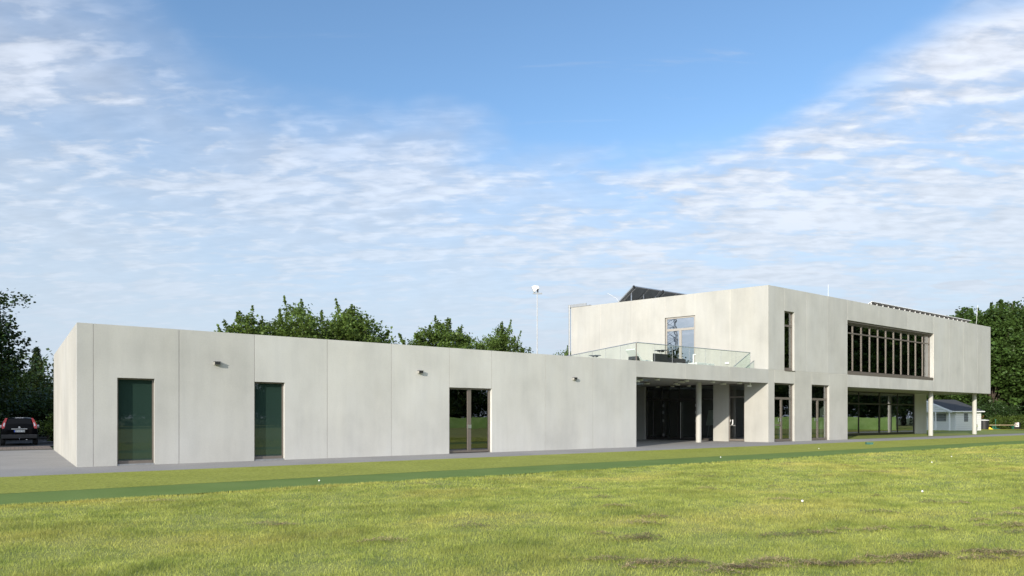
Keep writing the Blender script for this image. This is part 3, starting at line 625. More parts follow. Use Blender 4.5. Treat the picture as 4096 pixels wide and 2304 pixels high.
# ------------------------------------------------------------------ lamps on the wall
def wall_lamp(x, label):
    t = empty('wall_lamp', (x, 0, 3.34), label, 'lamp', 'wall lamps on the low wing')
    m = M(); m.prism(lambda u, d, z: (u, d, z), [(0, -0.05), (0.20, -0.05), (0.20, 0.05), (0, 0.05)], -0.12, -0.002); m.build('lamp_housing', 'lamp_body', t, bevel=0.004)
    M().box(-0.01, 0.21, -0.13, -0.001, 0.052, 0.064).build('lamp_lid', 'lamp_dark', t)
    M().box(0.012, 0.188, -0.125, -0.1205, -0.042, 0.045).build('lamp_lens', 'lamp_dark', t)
wall_lamp(3.91, 'grey box wall lamp between the two tall dark windows')
wall_lamp(11.63, 'grey box wall lamp just left of the double door of the low wing')
wall_lamp(19.86, 'grey box wall lamp right of the double door, nearest the covered entrance')
spots = [(25.75, 1.26, 0.15, 'round ceiling lamp at the left end of the entrance, in front of the near skylight'), (26.19, 0.45, 0.14, 'round ceiling lamp right of the near skylight close to the fascia'),
 (29.02, 3.85, 0.17, 'round ceiling lamp in front of the far skylight'), (33.09, 6.69, 0.12, 'farthest round ceiling lamp left, above the dark entrance glazing'),
 (30.74, 3.13, 0.15, 'upper left one of the clustered round ceiling lamps mid entrance'), (31.59, 3.68, 0.13, 'small round ceiling lamp half hidden behind another in the middle cluster'),
 (33.3, 5.6, 0.12, 'lowest round ceiling lamp of the middle cluster, over the doors'), (29.22, 1.38, 0.19, 'large round ceiling lamp in the middle of the entrance'),
 (28.54, 0.44, 0.14, 'round ceiling lamp close to the fascia right of the large middle one'), (33.5, 4.43, 0.12, 'round ceiling lamp just left of the entrance column, deep inside'),
 (30.76, 0.42, 0.14, 'round ceiling lamp right of the entrance column close to the fascia'), (33.13, 1.51, 0.19, 'large round ceiling lamp right of the entrance column'), (33.24, 0.42, 0.14, 'rightmost round ceiling lamp near the end of the entrance')]
def ceiling_lamp():
    t = empty('ceiling_lamp', (0, 0, 0), 'x', 'lamp', 'round ceiling lamps under the entrance roof')
    M().lathe((0, 0, -0.03), [(0.8, 0), (0.8, 0.03)], 24).build('lamp_base', 'lamp_dark', t)
    M().lathe((0, 0, -0.118), [(0.96, 0), (1, 0.01), (1, 0.085)], 28).build('lamp_shade', 'lamp_disc', t, True); return t
p0 = ceiling_lamp()
for i, (x, y, r, lb) in enumerate(spots):
    if i == 0: o = p0
    else:
        o = p0.copy(); col.objects.link(o)
        for ch in p0.children: c = ch.copy(); c.parent = o; col.objects.link(c)
    o.location = (x, y, 3.60); o.scale = (r, r, 1); o['label'] = lb
def security_camera(loc, label, dx):
    t = empty('security_camera', loc, label, 'camera', 'white cameras at the entrance')
    M().lathe((0, 0, -0.14), [(0.03, 0), (0.03, 0.11), (0.06, 0.115), (0.06, 0.14)], 16).build('bracket', 'white_metal', t, True)
    M().box(-0.26 if dx < 0 else -0.05, 0.05 if dx < 0 else 0.26, -0.06, 0.06, -0.24, -0.14).build('camera_body', 'white_metal', t, bevel=0.012)
security_camera((24.75, 0.62, 3.60), 'white security camera at the left end of the entrance ceiling', 1)
security_camera((34.55, 0.6, 3.60), 'white security camera at the right end of the entrance ceiling', -1)

# ------------------------------------------------------------------ terrace furniture
DK = 4.176
def bar_table(x, y, label):
    t = empty('bar_table', (x, y, DK), label, 'table', 'round bar tables on the terrace')
    M().lathe((0, 0, 1.10), [(0.36, 0), (0.39, 0.01), (0.39, 0.022), (0.36, 0.026)], 36).build('table_top', 'galvanised', t, True)
    m = M(); m.tube((-0.035, 0, 0.05), (-0.035, 0, 0.95), 0.018); m.tube((0.035, 0, 0.05), (0.035, 0, 0.95), 0.018); m.tube((-0.035, 0, 0.94), (-0.18, 0, 1.09), 0.014); m.tube((0.035, 0, 0.94), (0.18, 0, 1.09), 0.014); m.build('pedestal', 'steel', t)
    [M().box(a, a + 0.14, -0.06, 0.06, 1.03, 1.095).build('bracket', 'black_plastic', t) for a in (-0.22, 0.08)]
    M().lathe((0, 0, 0), [(0.24, 0), (0.24, 0.02), (0.05, 0.05)], 24).build('foot', 'steel', t)
bar_table(27.2, 6.4, 'round grey bar table at the left end of the terrace'); bar_table(28.0, 1.83, 'round grey bar table in front of the terrace door')
def lounge(x, y, rz, w, d, label, back=True, name='wicker_armchair'):
    t = empty(name, (x, y, DK), label, 'seat', 'dark wicker seats on the terrace', rz)
    m = M(); m.box(-w / 2, w / 2, -d / 2, d / 2, 0.03, 0.30); m.build('base', 'wicker', t, bevel=0.01)
    M().box(-w / 2 + 0.03, w / 2 - 0.03, -d / 2 + 0.02, d / 2 - 0.1, 0.305, 0.44).build('cushion', 'cushion', t, bevel=0.03)
    if back: M().box(-w / 2, w / 2, d / 2 - 0.12, d / 2, 0.305, 0.78).build('backrest', 'wicker', t, bevel=0.01)
    for sx in (-1, 1):
        for sy in (-1, 1): M().box(sx * (w / 2 - 0.08) - 0.03, sx * (w / 2 - 0.08) + 0.03, sy * (d / 2 - 0.08) - 0.03, sy * (d / 2 - 0.08) + 0.03, 0, 0.03).build('leg', 'black_plastic', t)
lounge(29.85, 1.95, 0.05, 1.7, 0.85, 'wide dark wicker sofa with a white seat cushion on the terrace', True, 'wicker_sofa')
lounge(30.05, 0.95, 0.0, 0.95, 0.75, 'low dark wicker stool with white cushion in front of the wicker sofa', False, 'wicker_stool')
lounge(31.05, 1.1, 0.0, 0.7, 0.7, 'rightmost low wicker stool with white cushion on the terrace', False, 'wicker_stool')
lounge(26.85, 1.2, math.pi, 1.05, 0.85, 'dark wicker armchair seen from behind beside the white sun lounger', True)
t = empty('sun_lounger', (25.6, 1.35, DK), 'white cushioned sun lounger with its back raised, at the terrace corner', 'sun lounger')
M().box(-0.25, 0.9, -0.35, 0.35, 0.1, 0.32).build('base', 'wicker', t, bevel=0.01)
M().box(0.0, 0.95, -0.33, 0.33, 0.325, 0.42).build('cushion', 'cushion', t, bevel=0.02)
m = M(); m.prism(lambda u, d, z: (u, d, z), [(0.05, 0.42), (0.0, 0.33), (-0.55, 0.93), (-0.48, 0.99)], -0.33, 0.33); m.build('back_cushion', 'cushion', t, bevel=0.02)
M().box(-0.30, -0.26, -0.35, 0.35, 0.1, 0.60).build('back_frame', 'wicker', t)
t = empty('outdoor_shower', (31.0, 2.0, DK), 'thin white post with a bent top behind the terrace stools', 'post')
M().tube((0, 0, 0), (0, 0, 1.05), 0.035).build('post', 'white_metal', t, True); M().tube((0, 0, 1.02), (0.12, -0.05, 1.05), 0.045).build('head', 'white_metal', t, True)

# ------------------------------------------------------------------ roof equipment
RZ = 9.3
def collector():
    for k, (x0, lb) in enumerate(((34.0, 'left one of the two large tilted solar collectors on the roof'), (37.02, 'right one of the two large tilted solar collectors on the roof'))):
        t = empty('solar_collector', (x0, 9.8, RZ), lb, 'solar collector', 'tilted solar collectors on the roof')
        wd = 2.98; zt, zb = 1.46, 0.12; yb = 2.15
        # panel with a high near edge and low far edge
        P = lambda u, s_, off: (u, s_ * yb + off * 0.53, zt + (zb - zt) * s_ + off * 0.85)
        m = M(); F = lambda u, d, s_: P(u, s_, d)
        m.prism(F, [(0, 0), (wd, 0), (wd, 1), (0, 1)], 0.0, 0.08); m.build('collector_panel', 'galvanised', t)
        m = M(); m.prism(F, [(0.05, 0.03), (wd - 0.05, 0.03), (wd - 0.05, 0.97), (0.05, 0.97)], 0.081, 0.09); m.build('collector_glass', 'collector_glass', t)
        m = M()
        for q in np.linspace(0.15, wd - 0.15, 22): m.prism(F, [(q, 0.02), (q + 0.03, 0.02), (q + 0.03, 0.98), (q, 0.98)], -0.02, 0)
        m.build('underside_ribs', 'shutter_grey', t)
        for q in (0.25, wd / 2, wd - 0.25): M().prism(F, [(q - 0.03, 0.0), (q + 0.03, 0.0), (q + 0.03, 1), (q - 0.03, 1)], -0.08, -0.021).build('rail', 'steel', t)
        for q in (0.25, wd / 2, wd - 0.25): M().box(q - 0.025, q + 0.025, 0.40, 0.45, 0, zt - 0.30).build('strut', 'steel', t)
        M().tube((0, -0.03, zt + 0.03), (wd, -0.03, zt + 0.03), 0.045).build('header_pipe', 'steel', t, True)
        M().tube((-0.02, -0.03, zt + 0.03), (0.06, -0.03, zt + 0.03), 0.075).build('pipe_cap', 'black_plastic', t, True)
collector()
def pv():
    x0 = 50.3; n = 10; wd = 1.76
    def mk():
        t = empty('photovoltaic_module', (0, 1.15, RZ), 'x', 'solar panel', 'low row of solar panels along the roof edge')
        F = lambda u, d, s_: (u, s_ * 0.75 + d * 0.4, 0.84 - 0.36 * s_ + d * 0.9)
        m = M(); m.prism(F, [(0.01, 0), (wd - 0.02, 0), (wd - 0.02, 1), (0.01, 1)], 0, 0.045); m.build('panel', ['white_metal'], t)
        m = M(); m.prism(F, [(0.04, 0.03), (wd - 0.05, 0.03), (wd - 0.05, 0.97), (0.04, 0.97)], 0.046, 0.052); m.build('cells', 'collector_glass', t)
        m = M(); m.prism(F, [(0.04, 0.05), (wd - 0.05, 0.05), (wd - 0.05, 0.95), (0.04, 0.95)], -0.012, -0.002); m.build('backsheet', 'frame', t)
        for q in (0.05, wd / 2 + 0.02):
            m = M(); m.prism(lambda a, b, c: (b, a, c), [(0.06, 0.0), (0.12, 0.0), (0.16, 0.74), (0.10, 0.77)], q, q + 0.07); m.build('support', 'white_metal', t)
        return t
    a = mk()
    for k in range(n):
        if k == 0: o = a
        else:
            o = a.copy(); col.objects.link(o)
            for ch in a.children: c = ch.copy(); c.parent = o; col.objects.link(c)
        o.location = (x0 + k * wd, 1.15, RZ)
        o['label'] = 'leftmost low solar panel on the roof edge above the ribbon window' if k == 0 else 'rightmost low solar panel on the roof edge' if k == n - 1 else 'low solar panel of the roof edge row, neither first nor last'
pv()
def rod(x, y, z, pts, label):
    t = M()
    for a, b in zip(pts[:-1], pts[1:]): t.tube(a, b, 0.012, n=6)
    o = t.build('lightning_rod', 'white_metal'); o.location = (x, y, z); tag(o, label, 'lightning rod', 'lightning rods on the roof')
rod(43.6, 0.8, RZ, [(0, 0, 0), (0, 0, 1.0), (0.02, 0, 1.3)], 'straight upright lightning rod near the middle of the upper roof')
rod(68.0, 0.9, RZ, [(0, 0, 0), (0.35, 0, 0.9), (0.35, 0, 1.2), (0.6, 0, 2.3)], 'bent lightning rod at the right end of the upper roof')
rod(33.2, 10.6, RZ, [(0.5, 0, 0.1), (0.15, 0.2, 0.7), (-0.35, 0.6, 1.1)], 'curved lightning wire at the left end of the upper roof')

# ------------------------------------------------------------------ floodlight mast behind the wing
def mast():
    t = empty('floodlight_mast', (41.1, 30, 0), 'tall thin white mast with a floodlight on top behind the low wing', 'floodlight')
    M().tube((0, 0, 0), (0, 0, 14.2), 0.075, 0.045, 12).build('pole', 'mast_grey', t, True)
    F = lambda u, d, z: (u * 0.83 + d * 0.56, -u * 0.56 + d * 0.83, z)
    M().box(-0.45, 0.50, -0.05, 0.05, 13.92, 14.05, F).build('crossbar', 'galvanised', t)
    m = M(); m.prism(F, [(-0.58, 14.62), (-0.30, 14.75), (0.10, 14.70), (0.20, 14.45), (0.02, 14.40), (-0.22, 14.12), (-0.34, 14.12)], -0.25, 0.25); m.build('floodlight', 'white_metal', t, bevel=0.01)
    M().box(-0.02, 0.12, -0.1, 0.1, 14.1, 14.38, F).build('bracket', 'black_plastic', t)
mast()

# ------------------------------------------------------------------ car
def car():
    t = empty('parked_car', (-1.36, 20.3, 0.0), 'black parked off-road car seen from behind, left of the clubhouse', 'car'); t.scale = (0.91, 0.91, 0.91)
    # stations along the car (y forward from the rear bumper): half width low, half width belt, half width roof, z bottom, z belt, z roof
    st = [(0.00, .78, .80, .70, .52, .80, 1.00), (0.06, .86, .87, .76, .40, .92, 1.12), (0.14, .885, .89, .74, .34, 1.02, 1.30), (0.30, .89, .895, .66, .32, 1.05, 1.58), (0.55, .895, .895, .62, .32, 1.06, 1.67),
          (1.6, .895, .895, .63, .30, 1.05, 1.70), (2.6, .895, .895, .62, .30, 1.03, 1.66), (3.0, .895, .895, .62, .30, 1.02, 1.45), (3.45, .89, .885, .76, .30, 1.0, 1.08), (4.2, .87, .85, .70, .32, .90, 0.96), (4.55, .76, .74, .6, .40, .75, 0.82)]
    b = bmesh.new(); rings = []
    for y, wl, wb, wr, z0, zb, zr in st:
        half = [(wl * 0.9, z0), (wl, z0 + 0.08), (wl + 0.005, (z0 + zb) / 2), (wb, zb), (wb * 0.3 + wr * 0.7 + 0.02, zb + (zr - zb) * 0.62), (wr, zr - 0.06), (wr * 0.86, zr)]
        rings.append([b.verts.new((x, y, z)) for x, z in half] + [b.verts.new((-x, y, z)) for x, z in reversed(half)])
    for r0, r1 in zip(rings[:-1], rings[1:]):
        for k in range(len(r0)): b.faces.new((r0[k], r0[(k + 1) % len(r0)], r1[(k + 1) % len(r0)], r1[k]))
    b.faces.new(rings[0]); b.faces.new(rings[-1]); bmesh.ops.recalc_face_normals(b, faces=b.faces)
    me = bpy.data.meshes.new('body'); b.to_mesh(me); b.free(); me.materials.append(MAT['car_paint']); body = add('body', me, t)
    sm = body.modifiers.new('s', 'SUBSURF'); sm.levels = 2; sm.render_levels = 2; me.polygons.foreach_set('use_smooth', [True] * len(me.polygons))
    # rear window on the slanting tailgate
    S = lambda x, z, o_=0.0: (x, 0.075 + (z - 0.98) * 0.33 - o_, z)
    def quad(name, pts, mat, off, th=0.02, par=t):
        m = M(); i = len(m.v); n = len(pts)
        m.v += [S(x, z, off) for x, z in pts] + [S(x, z, off - th) for x, z in pts]
        m.f += [tuple(range(n)), tuple(range(2 * n - 1, n - 1, -1))] + [(k, (k + 1) % n, n + (k + 1) % n, n + k) for k in range(n)]; m.t += [1] * (n + 2); m.mi += [0] * (n + 2)
        return m.build(name, mat, par)
    quad('rear_window', [(-.62, 1.10), (.62, 1.10), (.55, 1.58), (-.55, 1.58)], 'car_glass', 0.035, 0.03)
    for s in (-1, 1):
        tl = quad('tail_light', [(s * .66, 1.62), (s * .57, 1.62), (s * .66, 1.28), (s * .70, 1.02), (s * .83, 1.00), (s * .845, 1.20), (s * .77, 1.40)], 'tail_red', 0.05, 0.09)
        quad('clear_lens', [(s * .675, 1.36), (s * .735, 1.34), (s * .775, 1.16), (s * .715, 1.13)], 'tail_clear', 0.058, 0.01, tl)
        M().lathe((s * .70, 0.01, 0.60), [(0.05, 0), (0.05, 0.05)], 16, axis=(0, -1, 0)).build('reflector', 'red', t)
        mi = M().box(s * 0.93 - 0.10, s * 0.93 + 0.10, 3.0, 3.10, 1.02, 1.18).build('wing_mirror', 'steel', t, bevel=0.02)
    quad('brake_light', [(-.20, 1.645), (.20, 1.645), (.20, 1.625), (-.20, 1.625)], 'tail_clear', 0.06, 0.02)
    M().box(-.38, .38, -0.01, 0.06, 0.955, 1.0).build('chrome_bar', 'steel', t, bevel=0.008)
    em = M().lathe((0, 0.03, 1.07), [(0.048, 0), (0.052, 0.015), (0.038, 0.018)], 20, axis=(0, -1, 0)); em.box(-0.06, 0.06, 0.005, 0.02, 1.06, 1.08); em.build('badge', 'steel', t)
    M().lathe((-.63, 0.06, 0.90), [(0.05, 0), (0.05, 0.03)], 16, axis=(0, -1, 0)).build('round_sticker', 'paper', t)
    M().box(-.86, .86, -0.06, 0.12, 0.42, 0.66).build('bumper', 'black_plastic', t, bevel=0.03)
    pl = M().box(-.26, .26, -0.075, -0.04, 0.80, 0.91).build('license_plate', 'paper', t)
    M().box(-.26, -.205, -0.078, -0.0755, 0.802, 0.908).build('plate_band', 'blue_plate', pl)
    text_mesh('UL KA 1000', 0.098, FAC, -0.195, 0.822, -0.078, 'plate_text', 'black_plastic', pl, 0.001, 1, 0.001)
    M().tube((.35, -0.03, 0.36), (.35, 0.2, 0.36), 0.03).build('exhaust', 'steel', t, True)
    M().tube((0.0, -0.10, 0.44), (0.0, 0.0, 0.34), 0.02).build('tow_bar', 'steel', t, True)
    for x in (-1, 1):
        for y in (0.85, 3.5):
            wv = M().lathe((x * .80, y, .35), [(.25, -.11), (.345, -.10), (.35, -.05), (.35, .05), (.345, .10), (.25, .11)], 28, axis=(1, 0, 0)).build('wheel', 'tyre', t, True)
            M().lathe((x * .80, y, .35), [(.23, -.112), (.23, .112)], 20, axis=(1, 0, 0)).build('rim', 'galvanised', wv)
car()

# ------------------------------------------------------------------ small things on the turf
t = empty('ball_box', (36.72, -5.45, 0.015), 'small dark green box lying on the turf before the clubhouse', 'box', rz=-0.62)
M().box(-0.17, 0.0, -0.09, 0.09, 0, 0.12).build('box_body', 'box_green', t, bevel=0.008)
m = M(); m.box(0.002, 0.19, -0.09, -0.08, 0, 0.115); m.box(0.002, 0.19, 0.08, 0.09, 0, 0.115); m.box(0.002, 0.19, -0.08, 0.08, 0.105, 0.115); m.box(0.17, 0.19, -0.08, 0.08, 0, 0.105); m.build('hood', 'box_green', t)
M().box(0.01, 0.165, -0.075, 0.075, 0.0, 0.10).build('opening', 'box_hole', t)
balls = [(29.39, -6.78, 'white golf ball on the yellow-green turf below the entrance'), (13.38, -18.29, 'white golf ball in the lawn at the right, nearest large one'), (9.6, -17.97, 'white golf ball in the middle of the foreground lawn'),
         (23.23, -14.33, 'white golf ball far right on the lawn, left of another'), (26.55, -13.61, 'farthest right white golf ball on the lawn'), (19.83, -8.46, 'white golf ball on the dark green strip'), (4.3, -8.9, 'white golf ball on the dark green strip before the tall dark windows')]
for x, y, lb in balls:
    z = 0.03 if y > -9.7 else float(hgt(np.array([x]), np.array([y]))[0]) + 0.045
    m = M(); m.lathe((0, 0, 0), [(0.021 * math.sin(a), -0.021 * math.cos(a)) for a in np.linspace(0.15, math.pi - 0.15, 9)], 14); o = m.build('golf_ball', 'ball', None, True); o.location = (x, y, z); tag(o, lb, 'golf ball', 'golf balls on the grass')

# ------------------------------------------------------------------ far right: shed, bins, bench
def shed():
    # front gable runs from the corner to the upper left, side wall to the right
    ang = R_(-17.6); t = empty('garden_shed', (83.6, 8.55, 0), 'white wooden shed with dark roof and closed grey shutters under the overhang', 'shed', rz=ang); t.scale = (0.91, 0.91, 0.91)
    Lx, Wy = 4.2, 7.4; E = 2.45; RD = 3.85
    m = M(); m.box(0, Lx, 0, 0.08, 0, E); m.box(0, Lx, Wy - 0.08, Wy, 0, E); m.box(Lx - 0.08, Lx, 0.08, Wy - 0.08, 0, E)
    m.prism(lambda y, x, z: (x, y, z), [(0.081, 0), (Wy - 0.081, 0), (Wy - 0.081, E), (Wy / 2, RD), (0.081, E)], 0.001, 0.08); m.build('wall', 'siding', t)
    for sgn in (0, 1):
        m = M(); e0 = -0.30 if sgn == 0 else Wy + 0.30; z0 = E - 0.12
        m.prism(lambda y, x, z: (x, y, z), [(e0, z0), (Wy / 2, RD - 0.0), (Wy / 2, RD + 0.07), (e0, z0 + 0.07)], -1.0, Lx + 0.2); m.build('roof', 'shingle', t)
        m = M(); m.prism(lambda y, x, z: (x, y, z), [(e0 - 0.005, z0 - 0.12), (Wy / 2, RD - 0.12), (Wy / 2, RD + 0.10), (e0 - 0.005, z0 + 0.10)], -1.05, -1.002); m.build('bargeboard', 'white_paint', t)
    M().box(-1.0, Lx + 0.2, -0.36, -0.305, E - 0.15, E - 0.03).build('gutter', 'white_paint', t)
    M().prism(lambda y, x, z: (x, y, z), [(0.05, E - 0.15), (Wy - 0.05, E - 0.15), (Wy - 0.1, E), (Wy / 2, RD - 0.06), (0.1, E)], -0.98, -0.93).build('gable', 'siding', t)
    for y in (0.1, 2.0, Wy - 0.1): M().box(-0.96, -0.84, y - 0.06, y + 0.06, 0, E - 0.16).build('post', 'white_paint', t)
    M().box(-0.03, 0.0, 0.0, 0.14, 0, E).build('corner_board', 'white_paint', t)
    def shut(F, u0, u1, z0, z1):
        o = M().box(u0 - 0.07, u1 + 0.07, -0.03, -0.001, z0 - 0.07, z1 + 0.07, F).build('window', 'white_paint', t)
        m = M(); mid = (u0 + u1) / 2; m.box(u0, mid - 0.01, -0.06, -0.031, z0, z1, F); m.box(mid + 0.01, u1, -0.06, -0.031, z0, z1, F); m.build('shutters', 'shutter_grey', o)
        m = M(); [m.box(a, b, -0.072, -0.061, z, z + 0.04, F) for z in (z0 + 0.2, z1 - 0.24) for a, b in ((u0, u0 + 0.3), (u1 - 0.3, u1))]; m.box(u0 - 0.05, u1 + 0.05, -0.085, -0.073, (z0 + z1) / 2, (z0 + z1) / 2 + 0.03, F); m.build('hinges', 'lamp_dark', o)
    shut(lambda u, d, z: (d, u, z), 1.3, 2.9, 1.15, 2.1); shut(FAC, 1.3, 1.95, 1.1, 2.15)
shed()
t = empty('litter_bin', (86.4, 7.75, 0.012), 'litter bin with brown dome and lime band beside the white shed', 'bin')
M().lathe((0, 0, 0), [(0.24, 0), (0.29, 0.45)], 20).build('bin_body', 'black_plastic', t, True); M().lathe((0, 0, 0.45), [(0.30, 0), (0.30, 0.10)], 20).build('band', 'lime_plastic', t, True)
M().lathe((0, 0, 0.55), [(0.29, 0), (0.26, 0.15), (0.15, 0.25), (0.02, 0.28)], 20).build('dome', 'brown_plastic', t, True)
t = empty('waste_drum', (95.3, 10.0, 0.012), 'tall dark metal waste drum with pale lid right of the shed', 'bin')
M().lathe((0, 0, 0), [(0.50, 0), (0.52, 1.08)], 28).build('drum', 'black_plastic', t, True); M().lathe((0, 0, 1.09), [(0.56, 0), (0.56, 0.05), (0.12, 0.12)], 28).build('lid', 'white_metal', t, True)
t = empty('bench', (97.4, 8.7, 0.012), 'long narrow bench with thin green folding legs before the bushes', 'bench', rz=-0.65)
M().box(-1.7, 1.7, -0.15, 0.15, 0.50, 0.55).build('seat', 'wood_pale', t)
for s in (-1, 1):
    m = M(); [m.box(s * 1.2 - 0.03, s * 1.2 + 0.03, y - 0.02, y + 0.02, 0, 0.5) for y in (-0.12, 0.12)]; m.box(s * 1.2 - 0.02, s * 1.2 + 0.02, -0.1, 0.1, 0.15, 0.19); m.tube((s * 1.2, 0, 0.2), (s * 0.7, 0, 0.5), 0.015); m.build('leg', 'green_metal', t)
t = empty('parasol_stand', (98.6, 9.9, 0.012), 'green parasol stand with bare pole behind the bench', 'stand')
M().tube((0, 0, 0.05), (0, 0, 1.25), 0.04).build('pole', 'green_metal', t, True); m = M(); m.lathe((0, 0, 0), [(0.5, 0), (0.45, 0.05), (0.08, 0.16)], 20); m.build('foot', 'green_metal', t, True)
t = empty('poster_bin', (102.05, 8.67, 0.012), 'black bin with a white and red poster at the right edge', 'bin')
M().box(-0.25, 0.25, -0.25, 0.25, 0, 0.85).build('bin_body', 'black_plastic', t)
PF = lambda u, d, z: (-0.26 + d, -u, z)
o = M().box(-0.24, 0.24, -0.012, 0.0, 0.27, 0.83, PF).build('poster', 'paper', t); M().box(-0.12, 0.12, -0.018, -0.013, 0.70, 0.75, PF).build('red_print', 'red', o); m = M(); m.box(-0.16, 0.0, -0.018, -0.013, 0.40, 0.62, PF); m.box(0.04, 0.17, -0.018, -0.013, 0.36, 0.55, PF); m.build('grey_print', 'shutter_grey', o)
t = empty('stone_planter', (101.2, 7.1, 0.012), 'pale rectangular box on a plinth at the right edge of the turf', 'box', rz=-0.6)
M().box(-0.2, 0.9, -0.3, 0.3, 0.25, 0.85).build('box_body', 'clay', t, bevel=0.01); M().box(0.0, 0.8, -0.25, 0.25, 0, 0.248).build('plinth', 'white_paint', t)
m = M(); m.prism(FAC, [(-0.25, 0), (0.28, 0), (0.05, 0.12), (-0.12, 0.28), (-0.22, 0.25)], -0.2, 0.2); o = m.build('yellow_bag', 'yellow', None, bevel=0.02); o.location = (96.15, 9.6, 0.012); o.rotation_euler = (0, 0, -0.9); tag(o, 'small bright yellow bag on the ground right of the waste drum', 'bag')

# ------------------------------------------------------------------ things seen through the glass
t = empty('golf_bag', (37.75, 0.75, 0.03), 'orange and blue golf bag standing behind the first glazed door', 'bag')
M().lathe((0, 0, 0), [(0.10, 0), (0.13, 0.05), (0.14, 0.5), (0.12, 0.85)], 16).build('bag_body', 'blue_fabric', t, True)
M().box(-0.02, 0.17, -0.17, -0.08, 0.05, 0.42).build('pocket', 'orange_leather', t, bevel=0.03); M().tube((0.02, -0.12, 0.8), (0.13, -0.16, 0.4), 0.018).build('strap', 'orange_leather', t, True)
t = empty('flip_chart', (*WST(3.95, 1.0, 0.02)[:2], 0.02), 'white flip chart on an easel behind the entrance glazing', 'flip chart', rz=R_(-74))
m = M(); m.prism(lambda u, d, z: (u, d, z), [(-0.40, 0.95), (0.35, 1.0), (0.30, 1.95), (-0.2, 1.95)], -0.02, 0.0); m.build('paper_pad', 'paper', t); m = M(); m.tube((-0.35, 0, 0), (0, 0.05, 1.9), 0.015); m.tube((0.35, 0, 0), (0, 0.05, 1.9), 0.015); m.tube((0, 0.6, 0), (0, 0.05, 1.9), 0.015); m.build('easel', 'steel', t)

# ------------------------------------------------------------------ vegetation
def rot_leaf(P, size, up=0.5, r=None, el=1.0):
    r = r or rng; n = len(P); nn = r.normal(0, 1, (n, 3)); nn[:, 2] = np.abs(nn[:, 2]) + up; nn /= np.linalg.norm(nn, axis=1)[:, None]
    a = np.cross(nn, r.normal(0, 1, (n, 3))); a /= np.linalg.norm(a, axis=1)[:, None]; b = np.cross(nn, a)
    s = (size * r.uniform(0.6, 1.25, n))[:, None]; dr = nn * s * 0.25
    return np.stack([P - a * s * 0.5 * el, P + b * s * 0.42 - dr * .4, P + a * s * 0.5 * el - dr, P - b * s * 0.42 - dr * .4], 1).reshape(-1, 3)
def tree_data(seed, Ht, Rad, crown0, nb, per, leafsize, shape='round', spikes=0.25, sp=0.42):
    r = np.random.default_rng(seed); pts = []; tones = []; segs = []
    trunk_top = Ht * 0.8
    for k in range(nb):
        f = (k + 0.5) / nb; zs = crown0 * 0.8 + (trunk_top - crown0 * 0.8) * (f ** 0.9) * 0.9
        a = k * 2.399 + r.normal(0, 0.3)
        zrel = np.clip((r.uniform(0, 1) * 0.5 + f * 0.5), 0, 1)
        zt = crown0 + (Ht - crown0) * zrel
        q = (zt - crown0) / (Ht - crown0)
        if shape == 'round': env = math.sqrt(max(0.02, 1 - (2 * q - 0.85) ** 2 / 1.35))
        elif shape == 'egg': env = (1 - q ** 2.2) ** 0.6 * (0.55 + 0.45 * min(1, q * 3.5))
        else: env = 1.02 - q
        R = Rad * env * r.uniform(0.6, 1.08) * (r.uniform(0.3, 1) if q > 0.8 else 1)
        e = np.array([math.cos(a) * R, math.sin(a) * R, zt + r.normal(0, 0.2)]); s = np.array([0, 0, min(zs, zt * 0.92)])
        segs.append((s, e * np.array([1, 1, 1]), 0.04 * Ht / 10))
        nc = max(2, per // 60)
        for c in range(nc):
            g = r.uniform(0.45, 1.06); cpt = s + (e - s) * g + r.normal(0, 0.32 * Rad / 3, 3) * np.array([1, 1, 0.7])
            spd = sp * Rad / 3 * r.uniform(0.6, 1.2); n = per // nc
            pts.append(cpt + np.clip(r.normal(0, 1, (n, 3)), -1.7, 1.7) * spd * np.array([1, 1, 0.62])); tones.append(np.full(n, r.uniform(0.75, 1.25)) * r.uniform(0.75, 1.25, n))
        if r.uniform() < spikes:
            n = per // 5; g = r.uniform(0, 1, n); h = 0.22 * Rad * r.uniform(0.6, 1.3); dr = (e - s) / np.linalg.norm(e - s) * 0.5 + np.array([0, 0, 0.9])
            P = e + dr * (g * h)[:, None] + r.normal(0, 0.10, (n, 3)) * (1.1 - g)[:, None] * Rad / 3; pts.append(P); tones.append(r.uniform(0.9, 1.35, n)); segs.append((e, e + dr * h, 0.012))
    P = np.concatenate(pts); T = np.concatenate(tones); P[:, 2] = np.maximum(P[:, 2], 0.15)
    V = rot_leaf(P, leafsize, 0.5, r); tr = M(); tr.tube((0, 0, -0.1), (0.05, 0.02, Ht * 0.45), 0.022 * Ht, 0.014 * Ht, 10); tr.tube((0.05, 0.02, Ht * 0.45), (0, 0, Ht * 0.86), 0.014 * Ht, 0.004 * Ht, 8)
    for s, e, rr in segs:
        mid = (s + e) / 2 + np.array([0, 0, 0.1]); tr.tube(s, mid, rr, rr * 0.6, 5, cap=False); tr.tube(mid, e, rr * 0.6, rr * 0.15, 5, cap=False)
    return V, T, tr
TM = {}
def tree_kind(key, name, leafmat, barkmat='bark', **kw):
    V, T, tr = tree_data(**kw); TM[key] = (name, tris_object('crown', V, T, leafmat, 'mesh', True), tr.mesh('trunk', barkmat, True))
def plant(key, x, y, label, cat='tree', group=None, s=1.0, rz=0, sz=None):
    name, cm, tm = TM[key]; o = empty(name, (x, y, 0), label, cat, group, rz); o.scale = (s, s, sz or s)
    add('crown', cm, o); add('trunk', tm, o); return o
tree_kind('big', 'maple_tree', 'leaf_dark', seed=1, Ht=11.0, Rad=4.6, crown0=1.6, nb=170, per=340, leafsize=0.21, shape='round', spikes=0.15, sp=0.40)
